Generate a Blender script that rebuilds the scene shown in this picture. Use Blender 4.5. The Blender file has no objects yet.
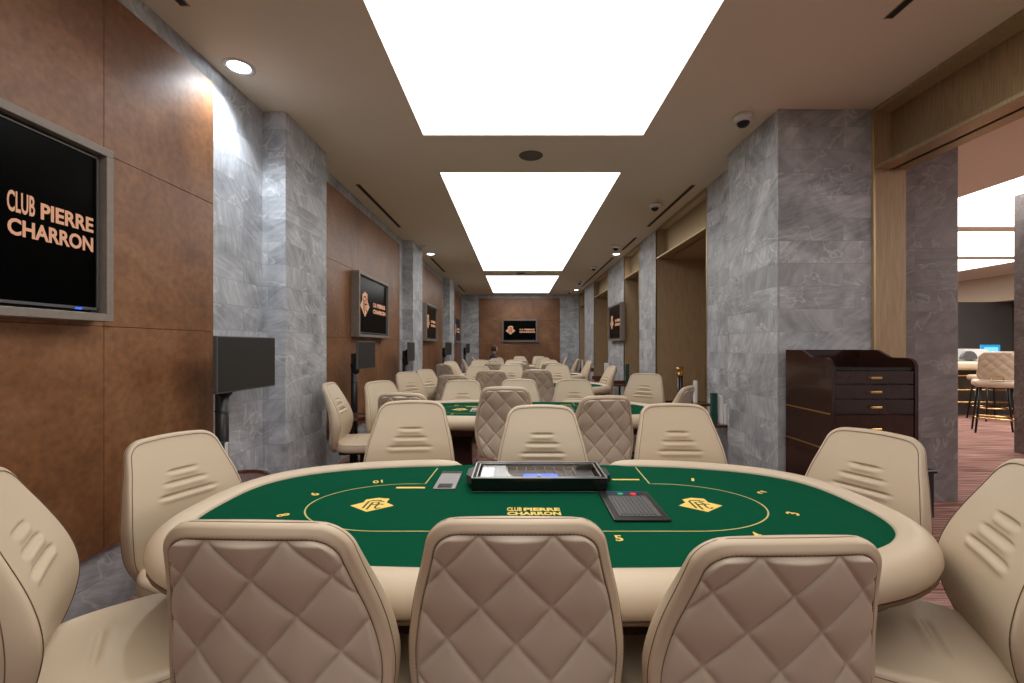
import bpy, bmesh, math, random
from math import sin, cos, pi, radians, sqrt
random.seed(7)
C = bpy.context.scene.collection
scn = bpy.context.scene

# ------------------------------------------------------------------ camera, world, exposure
EYE = 1.40
FPX = 450.0
cam_d = bpy.data.cameras.new('camera')
cam_d.sensor_width = 36.0
cam_d.lens = FPX / 1024 * 36.0
cam_d.shift_x = -5 / 1024
cam_d.shift_y = 4.5 / 1024
cam_d.clip_start = 0.05
cam = bpy.data.objects.new('camera', cam_d)
cam.location = (0, 0, EYE)
cam.rotation_euler = (radians(90), 0, 0)
C.objects.link(cam)
scn.camera = cam
world = bpy.data.worlds.new('world'); scn.world = world
world.use_nodes = True
world.node_tree.nodes['Background'].inputs[0].default_value = (0.9, 0.92, 1.0, 1)
world.node_tree.nodes['Background'].inputs[1].default_value = 0.15
scn.view_settings.view_transform = 'Standard'
scn.view_settings.look = 'None'
scn.view_settings.gamma = 1.0
scn.view_settings.use_curve_mapping = False
scn.view_settings.exposure = 0.0
PANEL_STRENGTH = 2.75
DOWN_W = 14.0

def px(x, y, Y):            # point of the place seen at photo position (x, y) at depth Y
    return ((x - 517) * Y / FPX, Y, EYE - (y - 346) * Y / FPX)

# ------------------------------------------------------------------ materials
def new_mat(name):
    m = bpy.data.materials.new(name); m.use_nodes = True
    return m, m.node_tree.nodes, m.node_tree.links, m.node_tree.nodes['Principled BSDF']
def simple(name, col, rough=0.5, metal=0.0, spec=0.5, emit=None, es=1.0, noise=0.0, nscale=20, coat=0.0, bump=0.0):
    m, n, l, p = new_mat(name)
    p.inputs['Base Color'].default_value = (*col, 1)
    p.inputs['Roughness'].default_value = rough
    p.inputs['Metallic'].default_value = metal
    p.inputs['Specular IOR Level'].default_value = spec
    p.inputs['Coat Weight'].default_value = coat
    if emit:
        p.inputs['Emission Color'].default_value = (*emit, 1)
        p.inputs['Emission Strength'].default_value = es
    if noise or bump:
        tc = n.new('ShaderNodeTexCoord'); nz = n.new('ShaderNodeTexNoise')
        nz.inputs['Scale'].default_value = nscale; nz.inputs['Detail'].default_value = 5
        l.new(tc.outputs['Object'], nz.inputs['Vector'])
        if noise:
            mr = n.new('ShaderNodeMapRange'); mr.inputs[3].default_value = 1 - noise; mr.inputs[4].default_value = 1 + noise
            l.new(nz.outputs['Fac'], mr.inputs[0])
            mx = n.new('ShaderNodeVectorMath'); mx.operation = 'SCALE'; mx.inputs[0].default_value = col
            l.new(mr.outputs[0], mx.inputs['Scale']); l.new(mx.outputs[0], p.inputs['Base Color'])
        if bump:
            b = n.new('ShaderNodeBump'); b.inputs['Strength'].default_value = bump; b.inputs['Distance'].default_value = 0.002
            l.new(nz.outputs['Fac'], b.inputs['Height']); l.new(b.outputs[0], p.inputs['Normal'])
    return m

def ramp(n, stops):
    r = n.new('ShaderNodeValToRGB'); e = r.color_ramp.elements
    e[0].position, e[0].color = stops[0][0], (*stops[0][1], 1)
    e[1].position, e[1].color = stops[-1][0], (*stops[-1][1], 1)
    for p_, c_ in stops[1:-1]:
        x = e.new(p_); x.color = (*c_, 1)
    return r

def marble(name, dark, light, vein, row=0.19, brick=0.85):
    m, n, l, p = new_mat(name)
    g = n.new('ShaderNodeNewGeometry'); s = n.new('ShaderNodeSeparateXYZ'); l.new(g.outputs['Position'], s.inputs[0])
    a = n.new('ShaderNodeMath'); a.operation = 'ADD'; l.new(s.outputs[0], a.inputs[0]); l.new(s.outputs[1], a.inputs[1])
    c = n.new('ShaderNodeCombineXYZ'); l.new(a.outputs[0], c.inputs[0]); l.new(s.outputs[2], c.inputs[1])
    br = n.new('ShaderNodeTexBrick'); l.new(c.outputs[0], br.inputs['Vector'])
    br.inputs['Scale'].default_value = 1; br.inputs['Mortar Size'].default_value = 0.0022
    br.inputs['Brick Width'].default_value = brick; br.inputs['Row Height'].default_value = row
    br.inputs['Mortar Smooth'].default_value = 0.3; br.offset = 0.37
    br.inputs['Color1'].default_value = (0, 0, 0, 1); br.inputs['Color2'].default_value = (1, 1, 1, 1)
    br.inputs['Mortar'].default_value = (0.5, 0.5, 0.5, 1)
    # every slab has its own cut of the stone: shift the noise by the slab's value
    off = n.new('ShaderNodeVectorMath'); off.operation = 'MULTIPLY_ADD'
    l.new(br.outputs['Color'], off.inputs[0]); off.inputs[1].default_value = (7, 3, 5); l.new(g.outputs['Position'], off.inputs[2])
    nz = n.new('ShaderNodeTexNoise'); l.new(off.outputs[0], nz.inputs['Vector'])
    nz.inputs['Scale'].default_value = 2.0; nz.inputs['Detail'].default_value = 8; nz.inputs['Distortion'].default_value = 0.9
    nz.inputs['Roughness'].default_value = 0.62
    r1 = ramp(n, [(0.30, dark), (0.5, tuple((x + y) / 2 for x, y in zip(dark, light))), (0.72, light)]); l.new(nz.outputs['Fac'], r1.inputs[0])
    # fine slate-like streaks, running another way on every slab
    rt = n.new('ShaderNodeVectorRotate'); rt.rotation_type = 'AXIS_ANGLE'; rt.inputs['Axis'].default_value = (.6, .6, .5)
    ag = n.new('ShaderNodeMath'); ag.operation = 'MULTIPLY'; ag.inputs[1].default_value = 2.3; l.new(br.outputs['Color'], ag.inputs[0])
    l.new(off.outputs[0], rt.inputs['Vector']); l.new(ag.outputs[0], rt.inputs['Angle'])
    mp = n.new('ShaderNodeMapping'); mp.inputs['Rotation'].default_value = (0.5, 0.5, 0.4); mp.inputs['Scale'].default_value = (4, 4, 34)
    l.new(rt.outputs[0], mp.inputs[0])
    n2 = n.new('ShaderNodeTexNoise'); l.new(mp.outputs[0], n2.inputs['Vector']); n2.inputs['Scale'].default_value = 1.2
    n2.inputs['Detail'].default_value = 6; n2.inputs['Distortion'].default_value = 0.7
    r2 = ramp(n, [(0.35, (0.72,) * 3), (0.65, (1.25,) * 3)]); l.new(n2.outputs['Fac'], r2.inputs[0])
    mul = n.new('ShaderNodeMixRGB'); mul.blend_type = 'MULTIPLY'; mul.inputs[0].default_value = 0.55
    l.new(r1.outputs[0], mul.inputs[1]); l.new(r2.outputs[0], mul.inputs[2])
    # white veins
    n3 = n.new('ShaderNodeTexNoise'); l.new(off.outputs[0], n3.inputs['Vector']); n3.inputs['Scale'].default_value = 1.5
    n3.inputs['Detail'].default_value = 4; n3.inputs['Distortion'].default_value = 1.1
    r3 = ramp(n, [(0.49, (0,) * 3), (0.5, (1,) * 3), (0.51, (0,) * 3)]); l.new(n3.outputs['Fac'], r3.inputs[0])
    mv = n.new('ShaderNodeMixRGB'); mv.inputs[2].default_value = (*vein, 1)
    f = n.new('ShaderNodeMath'); f.operation = 'MULTIPLY'; f.inputs[1].default_value = 0.42; l.new(r3.outputs[0], f.inputs[0])
    l.new(f.outputs[0], mv.inputs[0]); l.new(mul.outputs[0], mv.inputs[1])
    # grout
    mf = n.new('ShaderNodeMath'); mf.operation = 'MULTIPLY'; mf.inputs[1].default_value = .45; l.new(br.outputs['Fac'], mf.inputs[0])
    mg = n.new('ShaderNodeMixRGB'); l.new(mf.outputs[0], mg.inputs[0]); l.new(mv.outputs[0], mg.inputs[1])
    mg.inputs[2].default_value = (*[x * .9 for x in dark], 1)
    l.new(mg.outputs[0], p.inputs['Base Color'])
    p.inputs['Roughness'].default_value = 0.55
    b = n.new('ShaderNodeBump'); b.inputs['Strength'].default_value = 0.35; b.inputs['Distance'].default_value = 0.004
    l.new(n2.outputs['Fac'], b.inputs['Height']); l.new(b.outputs[0], p.inputs['Normal'])
    return m

def rust_leather(name):
    m, n, l, p = new_mat(name)
    tc = n.new('ShaderNodeNewGeometry')
    a = n.new('ShaderNodeTexNoise'); l.new(tc.outputs['Position'], a.inputs['Vector']); a.inputs['Scale'].default_value = 1.6
    a.inputs['Detail'].default_value = 10; a.inputs['Roughness'].default_value = 0.65; a.inputs['Distortion'].default_value = .6
    r = ramp(n, [(0.3, (0.125, 0.048, 0.017)), (0.5, (0.205, 0.086, 0.033)), (0.7, (0.30, 0.143, 0.065))]); l.new(a.outputs['Fac'], r.inputs[0])
    b_ = n.new('ShaderNodeTexNoise'); l.new(tc.outputs['Position'], b_.inputs['Vector']); b_.inputs['Scale'].default_value = 26; b_.inputs['Detail'].default_value = 6
    r2 = ramp(n, [(0.3, (0.8,) * 3), (0.7, (1.2,) * 3)]); l.new(b_.outputs['Fac'], r2.inputs[0])
    mu = n.new('ShaderNodeMixRGB'); mu.blend_type = 'MULTIPLY'; mu.inputs[0].default_value = 1
    l.new(r.outputs[0], mu.inputs[1]); l.new(r2.outputs[0], mu.inputs[2]); l.new(mu.outputs[0], p.inputs['Base Color'])
    p.inputs['Roughness'].default_value = 0.42; p.inputs['Specular IOR Level'].default_value = .55
    bp = n.new('ShaderNodeBump'); bp.inputs['Strength'].default_value = .15; bp.inputs['Distance'].default_value = .003
    l.new(b_.outputs['Fac'], bp.inputs['Height']); l.new(bp.outputs[0], p.inputs['Normal'])
    return m

def brushed(name, col, rough=0.38, metal=0.85):
    m, n, l, p = new_mat(name)
    g = n.new('ShaderNodeNewGeometry'); mp = n.new('ShaderNodeMapping'); mp.inputs['Scale'].default_value = (60, 60, 2.5)
    l.new(g.outputs['Position'], mp.inputs[0])
    z = n.new('ShaderNodeTexNoise'); l.new(mp.outputs[0], z.inputs['Vector']); z.inputs['Scale'].default_value = 2; z.inputs['Detail'].default_value = 5
    r = ramp(n, [(0.3, tuple(c * .82 for c in col)), (0.7, tuple(c * 1.18 for c in col))]); l.new(z.outputs['Fac'], r.inputs[0])
    l.new(r.outputs[0], p.inputs['Base Color'])
    p.inputs['Metallic'].default_value = metal; p.inputs['Roughness'].default_value = rough
    return m

def carpet_mat():
    m, n, l, p = new_mat('striped carpet')
    g = n.new('ShaderNodeNewGeometry')
    def streak(sx, sy, sc):
        mp = n.new('ShaderNodeMapping'); mp.inputs['Scale'].default_value = (sx, sy, 1); l.new(g.outputs['Position'], mp.inputs[0])
        z = n.new('ShaderNodeTexNoise'); l.new(mp.outputs[0], z.inputs['Vector']); z.inputs['Scale'].default_value = sc; z.inputs['Detail'].default_value = 3
        return z
    z = streak(0.9, 28, 1.6)
    r = ramp(n, [(0.33, (0.10, 0.042, 0.034)), (0.47, (0.25, 0.125, 0.10)), (0.58, (0.37, 0.21, 0.17)), (0.7, (0.54, 0.37, 0.315))])
    l.new(z.outputs['Fac'], r.inputs[0])
    z2 = streak(30, 90, 3); r2 = ramp(n, [(0.3, (0.75,) * 3), (0.7, (1.2,) * 3)]); l.new(z2.outputs['Fac'], r2.inputs[0])
    mu = n.new('ShaderNodeMixRGB'); mu.blend_type = 'MULTIPLY'; mu.inputs[0].default_value = 1
    l.new(r.outputs[0], mu.inputs[1]); l.new(r2.outputs[0], mu.inputs[2]); l.new(mu.outputs[0], p.inputs['Base Color'])
    p.inputs['Roughness'].default_value = 0.95; p.inputs['Specular IOR Level'].default_value = 0.15
    b = n.new('ShaderNodeBump'); b.inputs['Strength'].default_value = .5; b.inputs['Distance'].default_value = .004
    l.new(z2.outputs['Fac'], b.inputs['Height']); l.new(b.outputs[0], p.inputs['Normal'])
    return m

M = {}
M['marble'] = marble('grey marble', (0.225, 0.235, 0.255), (0.59, 0.61, 0.64), (0.85, 0.85, 0.84))
M['marble_dark'] = marble('umber marble', (0.13, 0.113, 0.11), (0.26, 0.23, 0.225), (0.42, 0.39, 0.38))
M['rust'] = rust_leather('rust leather')
M['joint'] = simple('dark joint', (0.08, 0.04, 0.022), 0.8)
M['ceiling'] = simple('ceiling paint', (0.80, 0.715, 0.60), 0.9, spec=.2, noise=.03, nscale=1.2)
M['brass'] = brushed('brushed brass', (0.50, 0.385, 0.225))
M['bronze'] = brushed('bronze lining', (0.40, 0.285, 0.165), .5, .1)
M['brass_polished'] = simple('polished brass', (0.86, 0.58, 0.24), 0.18, 1.0)
M['carpet'] = carpet_mat()
M['panel_light'] = simple('light panel', (0.9, 0.9, 0.9), 1, emit=(1.0, 0.975, 0.945), es=PANEL_STRENGTH)
M['side_light'] = simple('side light panel', (0.9, 0.9, 0.9), 1, emit=(1.0, 0.975, 0.94), es=3.6)
M['slot'] = simple('dark slot', (0.012, 0.010, 0.009), 0.7)
M['leather'] = simple('cream leather', (0.60, 0.485, 0.345), 0.42, spec=.45, noise=.03, nscale=9, bump=.12)
M['leather_back'] = simple('taupe leather', (0.57, 0.48, 0.375), 0.38, spec=.45, noise=.03, nscale=9, bump=.12)
M['piping'] = simple('brown seam', (0.17, 0.105, 0.065), 0.7)
M['thread'] = simple('stitch thread', (0.26, 0.19, 0.13), 0.8)
M['rail'] = simple('cream rail leather', (0.63, 0.515, 0.375), 0.40, spec=.45, noise=.03, nscale=5, bump=.08)
M['felt'] = simple('green felt', (0.003, 0.072, 0.034), 0.95, spec=.03, noise=.10, nscale=14)
M['gold'] = simple('gold print', (0.86, 0.63, 0.16), 0.7, spec=.2)
M['goldline'] = simple('pale gold line', (0.50, 0.47, 0.17), 0.8, spec=.2)
M['felt_dark'] = simple('dark print', (0.06, 0.05, 0.01), 0.8)
M['black'] = simple('black plastic', (0.012, 0.012, 0.013), 0.35)
M['black_gloss'] = simple('black glossy', (0.006, 0.006, 0.007), 0.12)
M['black_metal'] = simple('black metal', (0.02, 0.02, 0.022), 0.4, .6)
M['charcoal'] = simple('charcoal screen', (0.017, 0.015, 0.014), 0.5)
M['dark_grey'] = simple('dark grey plastic', (0.09, 0.09, 0.095), 0.45)
M['silver'] = simple('brushed silver', (0.55, 0.55, 0.56), 0.3, .9)
M['steel'] = simple('mid grey plate', (0.36, 0.35, 0.35), 0.4, .3)
M['white'] = simple('white plastic', (0.75, 0.74, 0.72), 0.45)
M['paper'] = simple('white card', (0.8, 0.8, 0.78), 0.7)
M['green_card'] = simple('bottle green card', (0.01, 0.065, 0.05), 0.5)
M['tvframe'] = simple('taupe wood frame', (0.235, 0.20, 0.17), 0.5, noise=.22, nscale=30)
M['tvside'] = simple('dark frame inside', (0.05, 0.04, 0.032), 0.5)
M['tvscreen'] = simple('tv screen', (0.001, 0.001, 0.001), 0.25, spec=.04)
M['tvtext'] = simple('lit copper lettering', (0.3, 0.15, 0.1), 0.6, emit=(0.80, 0.40, 0.22), es=0.46)
M['bluelight'] = simple('blue light', (0.02, 0.05, 0.4), 0.4, emit=(0.02, 0.12, 1.0), es=1.6)
M['lcd_blue'] = simple('blue lit screen', (0.0, 0.1, 0.2), 0.4, emit=(0.03, 0.42, 0.85), es=.8)
M['lcd_pale'] = simple('pale lit window', (0.1, 0.3, 0.4), 0.4, emit=(0.25, 0.7, 0.95), es=1.0)
M['lcd_dim'] = simple('dim blue display', (0.01, 0.03, 0.12), 0.4, emit=(0.03, 0.12, 0.5), es=.35)
M['redlight'] = simple('red button', (0.6, 0.02, 0.02), 0.4, emit=(0.9, 0.03, 0.02), es=.5)
M['greenlight'] = simple('green button', (0.01, 0.3, 0.12), 0.4, emit=(0.02, 0.45, 0.2), es=.3)
M['wood'] = simple('dark red wood', (0.085, 0.026, 0.014), 0.25, noise=.3, nscale=8, coat=.5)
M['lacquer'] = simple('lacquered mahogany', (0.030, 0.0115, 0.008), 0.14, spec=.4, noise=.3, nscale=5, coat=.25)
M['lamp'] = simple('lamp lens', (1, 1, 1), 0.4, emit=(0.88, 0.95, 1.0), es=14)
M['rim_white'] = simple('white lamp ring', (0.75, 0.75, 0.74), 0.4)
M['speaker_grey'] = simple('speaker mesh', (0.13, 0.115, 0.105), 0.7)
M['beige_wall'] = simple('beige bulkhead', (0.50, 0.40, 0.30), 0.8, noise=.05, nscale=3)
M['dark_wall'] = simple('dark brown wall', (0.05, 0.038, 0.03), 0.6, noise=.1)
M['slate_wall'] = simple('slate wall', (0.10, 0.097, 0.093), 0.6, noise=.2, nscale=2)
M['skin'] = simple('skin', (0.55, 0.30, 0.21), 0.5)
M['hair'] = simple('brown hair', (0.035, 0.016, 0.010), 0.6)
M['navy'] = simple('navy cloth', (0.018, 0.024, 0.05), 0.8)
M['glass'] = None
gm, gn, gl, gp = new_mat('clear glass')
gp.inputs['Base Color'].default_value = (1, 1, 1, 1); gp.inputs['Roughness'].default_value = 0.03
gp.inputs['Transmission Weight'].default_value = 1.0; gp.inputs['IOR'].default_value = 1.15
M['glass'] = gm

# ------------------------------------------------------------------ helpers
def link(o, parent=None):
    C.objects.link(o)
    if parent: o.parent = parent
    return o
def mesh_obj(name, bm, mat, parent=None, smooth=False, loc=None):
    me = bpy.data.meshes.new(name)
    bmesh.ops.recalc_face_normals(bm, faces=bm.faces)
    bm.to_mesh(me); bm.free()
    for m_ in (mat if isinstance(mat, (list, tuple)) else [mat]): me.materials.append(m_)
    if smooth:
        for p_ in me.polygons: p_.use_smooth = True
    o = bpy.data.objects.new(name, me)
    if loc: o.location = loc
    return link(o, parent)
def empty(name, loc=(0, 0, 0), rz=0):
    o = bpy.data.objects.new(name, None); o.empty_display_size = .1
    o.location = loc; o.rotation_euler = (0, 0, rz)
    return link(o)
def tag(o, label, cat, group=None, kind=None):
    o['label'] = label; o['category'] = cat
    if group: o['group'] = group
    if kind: o['kind'] = kind
    return o
def struct(o):
    o['kind'] = 'structure'; return o
def abox(bm, x0, x1, y0, y1, z0, z1, mi=0, bev=0.0, seg=2):
    before = set(bm.faces)
    r = bmesh.ops.create_cube(bm, size=1)
    vs = r['verts']
    for v in vs:
        v.co.x = x0 if v.co.x < 0 else x1
        v.co.y = y0 if v.co.y < 0 else y1
        v.co.z = z0 if v.co.z < 0 else z1
    if bev:
        es = list({e for v in vs for e in v.link_edges})
        bmesh.ops.bevel(bm, geom=es, offset=bev, segments=seg, profile=0.5, affect='EDGES')
    for f in bm.faces:
        if f not in before: f.material_index = mi
def box(name, x0, x1, y0, y1, z0, z1, mat, parent=None, bev=0.0, seg=2):
    bm = bmesh.new(); abox(bm, x0, x1, y0, y1, z0, z1, 0, bev, seg)
    return mesh_obj(name, bm, mat, parent)
def acyl(bm, x, y, z0, z1, r, r2=None, n=24, mi=0):
    r2 = r if r2 is None else r2
    before = set(bm.faces)
    res = bmesh.ops.create_cone(bm, cap_ends=True, segments=n, radius1=r, radius2=r2, depth=z1 - z0)
    for v in res['verts']: v.co += __import__('mathutils').Vector((x, y, (z0 + z1) / 2))
    for f in bm.faces:
        if f not in before: f.material_index = mi
def lathe(bm, prof, cx=0, cy=0, n=24, mi=0):
    rings = []
    for r, z in prof:
        if r < 1e-6: rings.append([bm.verts.new((cx, cy, z))])
        else: rings.append([bm.verts.new((cx + r * cos(2 * pi * i / n), cy + r * sin(2 * pi * i / n), z)) for i in range(n)])
    for a, b in zip(rings, rings[1:]):
        for i in range(n):
            j = (i + 1) % n
            if len(a) == 1 and len(b) == 1: continue
            if len(a) == 1: f = bm.faces.new((a[0], b[i], b[j]))
            elif len(b) == 1: f = bm.faces.new((a[i], a[j], b[0]))
            else: f = bm.faces.new((a[i], a[j], b[j], b[i]))
            f.material_index = mi
def tube(bm, pts, r, n=8, closed=False, mi=0):
    from mathutils import Vector
    P = [Vector(p) for p in pts]; N = len(P)
    rings = []
    up = Vector((0, 0, 1))
    for i, p in enumerate(P):
        if closed: t = (P[(i + 1) % N] - P[i - 1])
        else: t = (P[min(i + 1, N - 1)] - P[max(i - 1, 0)])
        t.normalize()
        a = t.cross(up)
        if a.length < 1e-3: a = t.cross(Vector((1, 0, 0)))
        a.normalize(); b = t.cross(a).normalized()
        rr = r[i] if isinstance(r, (list, tuple)) else r
        rings.append([bm.verts.new(p + a * rr * cos(2 * pi * k / n) + b * rr * sin(2 * pi * k / n)) for k in range(n)])
    rng = range(N) if closed else range(N - 1)
    for i in rng:
        A, B = rings[i], rings[(i + 1) % N]
        for k in range(n):
            f = bm.faces.new((A[k], A[(k + 1) % n], B[(k + 1) % n], B[k])); f.material_index = mi
    if not closed:
        bm.faces.new(rings[0][::-1]).material_index = mi; bm.faces.new(rings[-1]).material_index = mi
def prism(bm, poly, h0, h1, axis='z', mi=0):
    """extrude a polygon; axis names the direction of the extrusion"""
    def P(a, b, h):
        return {'z': (a, b, h), 'y': (a, h, b), 'x': (h, a, b)}[axis]
    A = [bm.verts.new(P(a, b, h0)) for a, b in poly]; B = [bm.verts.new(P(a, b, h1)) for a, b in poly]
    n = len(poly)
    fs = [bm.faces.new(A[::-1]), bm.faces.new(B)]
    for i in range(n): fs.append(bm.faces.new((A[i], A[(i + 1) % n], B[(i + 1) % n], B[i])))
    for f in fs: f.material_index = mi
def ribbon(bm, pts, w, z, closed=False, th=0.0006):
    """flat line of width w lying in the xy plane"""
    from mathutils import Vector
    P = [Vector((p[0], p[1])) for p in pts]; N = len(P); L = []; R = []
    for i in range(N):
        if closed: t = P[(i + 1) % N] - P[i - 1]
        else: t = P[min(i + 1, N - 1)] - P[max(i - 1, 0)]
        t.normalize(); nn = Vector((-t.y, t.x)) * w / 2
        L.append(bm.verts.new((P[i].x + nn.x, P[i].y + nn.y, z))); R.append(bm.verts.new((P[i].x - nn.x, P[i].y - nn.y, z)))
    for i in (range(N) if closed else range(N - 1)):
        j = (i + 1) % N
        bm.faces.new((L[i], R[i], R[j], L[j]))
def text_mesh(name, s, size, bold=0.0, sx=1.0, ext=0.0004, align='CENTER'):
    cu = bpy.data.curves.new(name, 'FONT'); cu.body = s; cu.size = size; cu.offset = bold; cu.extrude = ext
    cu.align_x = align; cu.align_y = 'CENTER'; cu.resolution_u = 3
    o = bpy.data.objects.new(name, cu); C.objects.link(o)
    bpy.context.view_layer.update()
    dg = bpy.context.evaluated_depsgraph_get()
    me = bpy.data.meshes.new_from_object(o.evaluated_get(dg))
    bpy.data.objects.remove(o); bpy.data.curves.remove(cu)
    for v in me.vertices: v.co.x *= sx
    return me
def copy_tree(o, parent=None):
    c = o.copy(); C.objects.link(c); c.parent = parent
    for ch in list(o.children): copy_tree(ch, c)
    return c

CEIL = 3.38
# ------------------------------------------------------------------ the room
struct(box('floor', -2.6, 17, -3.2, 18.2, -0.05, 0, M['carpet']))

# ceiling with real openings for the light fields
HOLES = [(-.88, 1.185, -2.5, 4.23), (-.88, 1.185, 5.14, 11.86), (-.88, 1.185, 12.7, 16.8),
         (5.9, 11.7, -1.5, 7.48), (5.9, 11.7, 7.80, 9.95), (5.9, 11.7, 10.3, 17.0)]
bm = bmesh.new()
xs = sorted({-2.6, 17} | {h[0] for h in HOLES} | {h[1] for h in HOLES}); ys = sorted({-3.2, 18.2} | {h[2] for h in HOLES} | {h[3] for h in HOLES})
for i in range(len(xs) - 1):
    for j in range(len(ys) - 1):
        cx, cy = (xs[i] + xs[i + 1]) / 2, (ys[j] + ys[j + 1]) / 2
        if any(h[0] < cx < h[1] and h[2] < cy < h[3] for h in HOLES): continue
        abox(bm, xs[i], xs[i + 1], ys[j], ys[j + 1], CEIL, CEIL + .06)
bmesh.ops.remove_doubles(bm, verts=bm.verts, dist=1e-5)
struct(mesh_obj('ceiling', bm, M['ceiling']))
for k, h in enumerate(HOLES):
    nm = ['large nearest', 'long middle', 'short farthest', 'near', 'middle', 'far'][k]
    o = box('ceiling_light_panel', h[0], h[1], h[2], h[3], CEIL + .008, CEIL + .03, M['panel_light'] if k < 3 else M['side_light'])
    tag(o, (nm + ' glowing rectangular light field in the card room ceiling') if k < 3 else (nm + ' glowing light field in the ceiling of the side room'),
        'ceiling light', 'luminous ceiling panels')

# left wall: marble with pilasters, rust leather panels, stone skirting
LX = -2.15
wl = struct(box('wall_left', LX - .2, LX, -3.2, 17.5, 0, CEIL, M['marble']))
for k, (y0, y1) in enumerate([(3.80, 4.62), (8.46, 9.30), (13.10, 14.0)]):
    struct(box('wall_left_pilaster', LX - .02, -1.955, y0, y1, 0, CEIL, M['marble'], bev=.003))
def leather_panels(name, y0s, x, z_rows, side=1):
    bm = bmesh.new()
    for a, b in y0s:
        for z0, z1 in z_rows:
            abox(bm, x, x + .030 * side, a + .0012, b - .0012, z0 + .0012, z1 - .0012, 0, .002, 1)
    abox(bm, x, x + .022 * side, y0s[0][0] + .003, y0s[-1][1] - .003, z_rows[0][0] + .003, z_rows[-1][1] - .003, 1)
    return struct(mesh_obj(name, bm, [M['rust'], M['joint']]))
ROWS = [(0.35, 1.50), (1.50, 2.39), (2.39, 3.24)]
leather_panels('trim_1', [(-2.6, -.3), (-.3, .64), (.64, 1.48), (1.48, 2.31), (2.31, 3.145)], LX, ROWS)
leather_panels('trim_2', [(4.95, 6.0), (6.0, 7.0), (7.0, 8.13)], LX, ROWS)
leather_panels('trim_3', [(9.6, 10.7), (10.7, 11.75), (11.75, 12.83)], LX, ROWS)
leather_panels('trim_4', [(14.3, 15.7), (15.7, 17.15)], LX, ROWS)

# end wall
struct(box('wall_end', -2.6, 6.0, 17.35, 17.6, 0, CEIL, M['marble']))
bm = bmesh.new()
for a, b in [(-1.46, -.42), (-.42, .61), (.61, 1.65)]:
    for z0, z1 in [(0.35, 1.50), (1.50, 2.39), (2.39, 3.24)]:
        abox(bm, a + .002, b - .002, 17.32, 17.36, z0 + .002, z1 - .002, 0, .003, 1)
struct(mesh_obj('trim_5', bm, M['rust']))

# right wall with brass-lined openings
RX = 2.36; RD = 3.6
segs = [(4.66, 5.60), (7.64, 8.70), (9.93, 11.67), (13.8, 15.7), (17.0, 17.4)]
for a, b in segs:
    struct(box('wall_right', RX, RD, a, b, 0, CEIL, M['marble']))
struct(box('wall_right_pillar', 2.18, 2.98, 3.76, 4.66, 0, CEIL, M['marble'], bev=.003))
for k, (a, b) in enumerate([(5.60, 7.64), (8.70, 9.93), (11.67, 13.8), (15.7, 17.0)]):
    bm = bmesh.new()
    t = .018; top = CEIL - .03; hz = 2.87
    abox(bm, RX - .006, RD, a, a + t, 0, top, 1)               # jambs
    abox(bm, RX - .006, RD, b - t, b, 0, top, 1)
    abox(bm, RX - .006, RX + .03, a, b, top, CEIL, 0)          # head strip
    abox(bm, RX - .006, RX + .012, a - .02, a + t, 0, top, 0, .002, 1)   # bright edge strips
    abox(bm, RX - .006, RX + .012, b - t, b + .02, 0, top, 0, .002, 1)
    abox(bm, RX + .14, RX + .17, a + t, b - t, hz, top, 0)     # recessed header panel
    abox(bm, RX, RX + .16, a + t, b - t, hz, hz + .025, 0, .002, 1)     # ledge
    abox(bm, RX + .16, RD, a + t, b - t, hz, hz + .025, 1)     # soffit
    abox(bm, RD - .03, RD, a + t, b - t, 0, hz, 1)             # back lining
    struct(mesh_obj('door_%d' % (k + 1), bm, [M['brass'], M['bronze']]))
# wide opening to the side room
bm = bmesh.new()
t = .018; hz = 2.87; a, b = -3.2, 3.76
abox(bm, 2.96, 3.24, b - .012, b + .012, 0, CEIL - .02, 1)
abox(bm, 2.965, 2.985, b - .02, b + .004, 0, CEIL - .02, 0, .002, 1)
abox(bm, 2.97, 3.24, a, b, CEIL - .035, CEIL, 1)
abox(bm, 3.11, 3.14, a, b, hz, CEIL - .03, 0)
abox(bm, 2.975, 3.255, a, b, hz, hz + .03, 0, .003, 1)
struct(mesh_obj('door_5', bm, [M['brass'], M['bronze']]))
struct(box('trim_6', 3.13, 3.25, -3.2, 3.76, hz + .03, CEIL, M['beige_wall']))
struct(box('trim_7', 2.98, 3.24, 3.77, 4.66, 0, CEIL, M['marble_dark']))
struct(box('side_room_pillar', 3.14, 3.98, 4.06, 4.9, 0, CEIL, M['marble_dark'], bev=.003))
struct(box('side_room_pillar', 6.56, 7.4, 5.0, 5.94, 0, CEIL, M['marble_dark'], bev=.003))
# side room shell
struct(box('side_room_wall', 13.6, 14.0, -3.2, 18.2, 2.66, CEIL, M['beige_wall']))
struct(box('side_room_wall', 15.6, 15.8, -3.2, 18.2, 0, CEIL, M['dark_wall']))
struct(box('side_room_wall', 11.2, 14.2, 12.9, 13.2, 0, 2.66, M['slate_wall']))
struct(box('side_room_wall', 3.6, 15.8, 18.0, 18.2, 0, CEIL, M['dark_wall']))
struct(box('wall_back', -2.6, 16, -3.3, -3.18, 0, CEIL, M['marble']))

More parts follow.
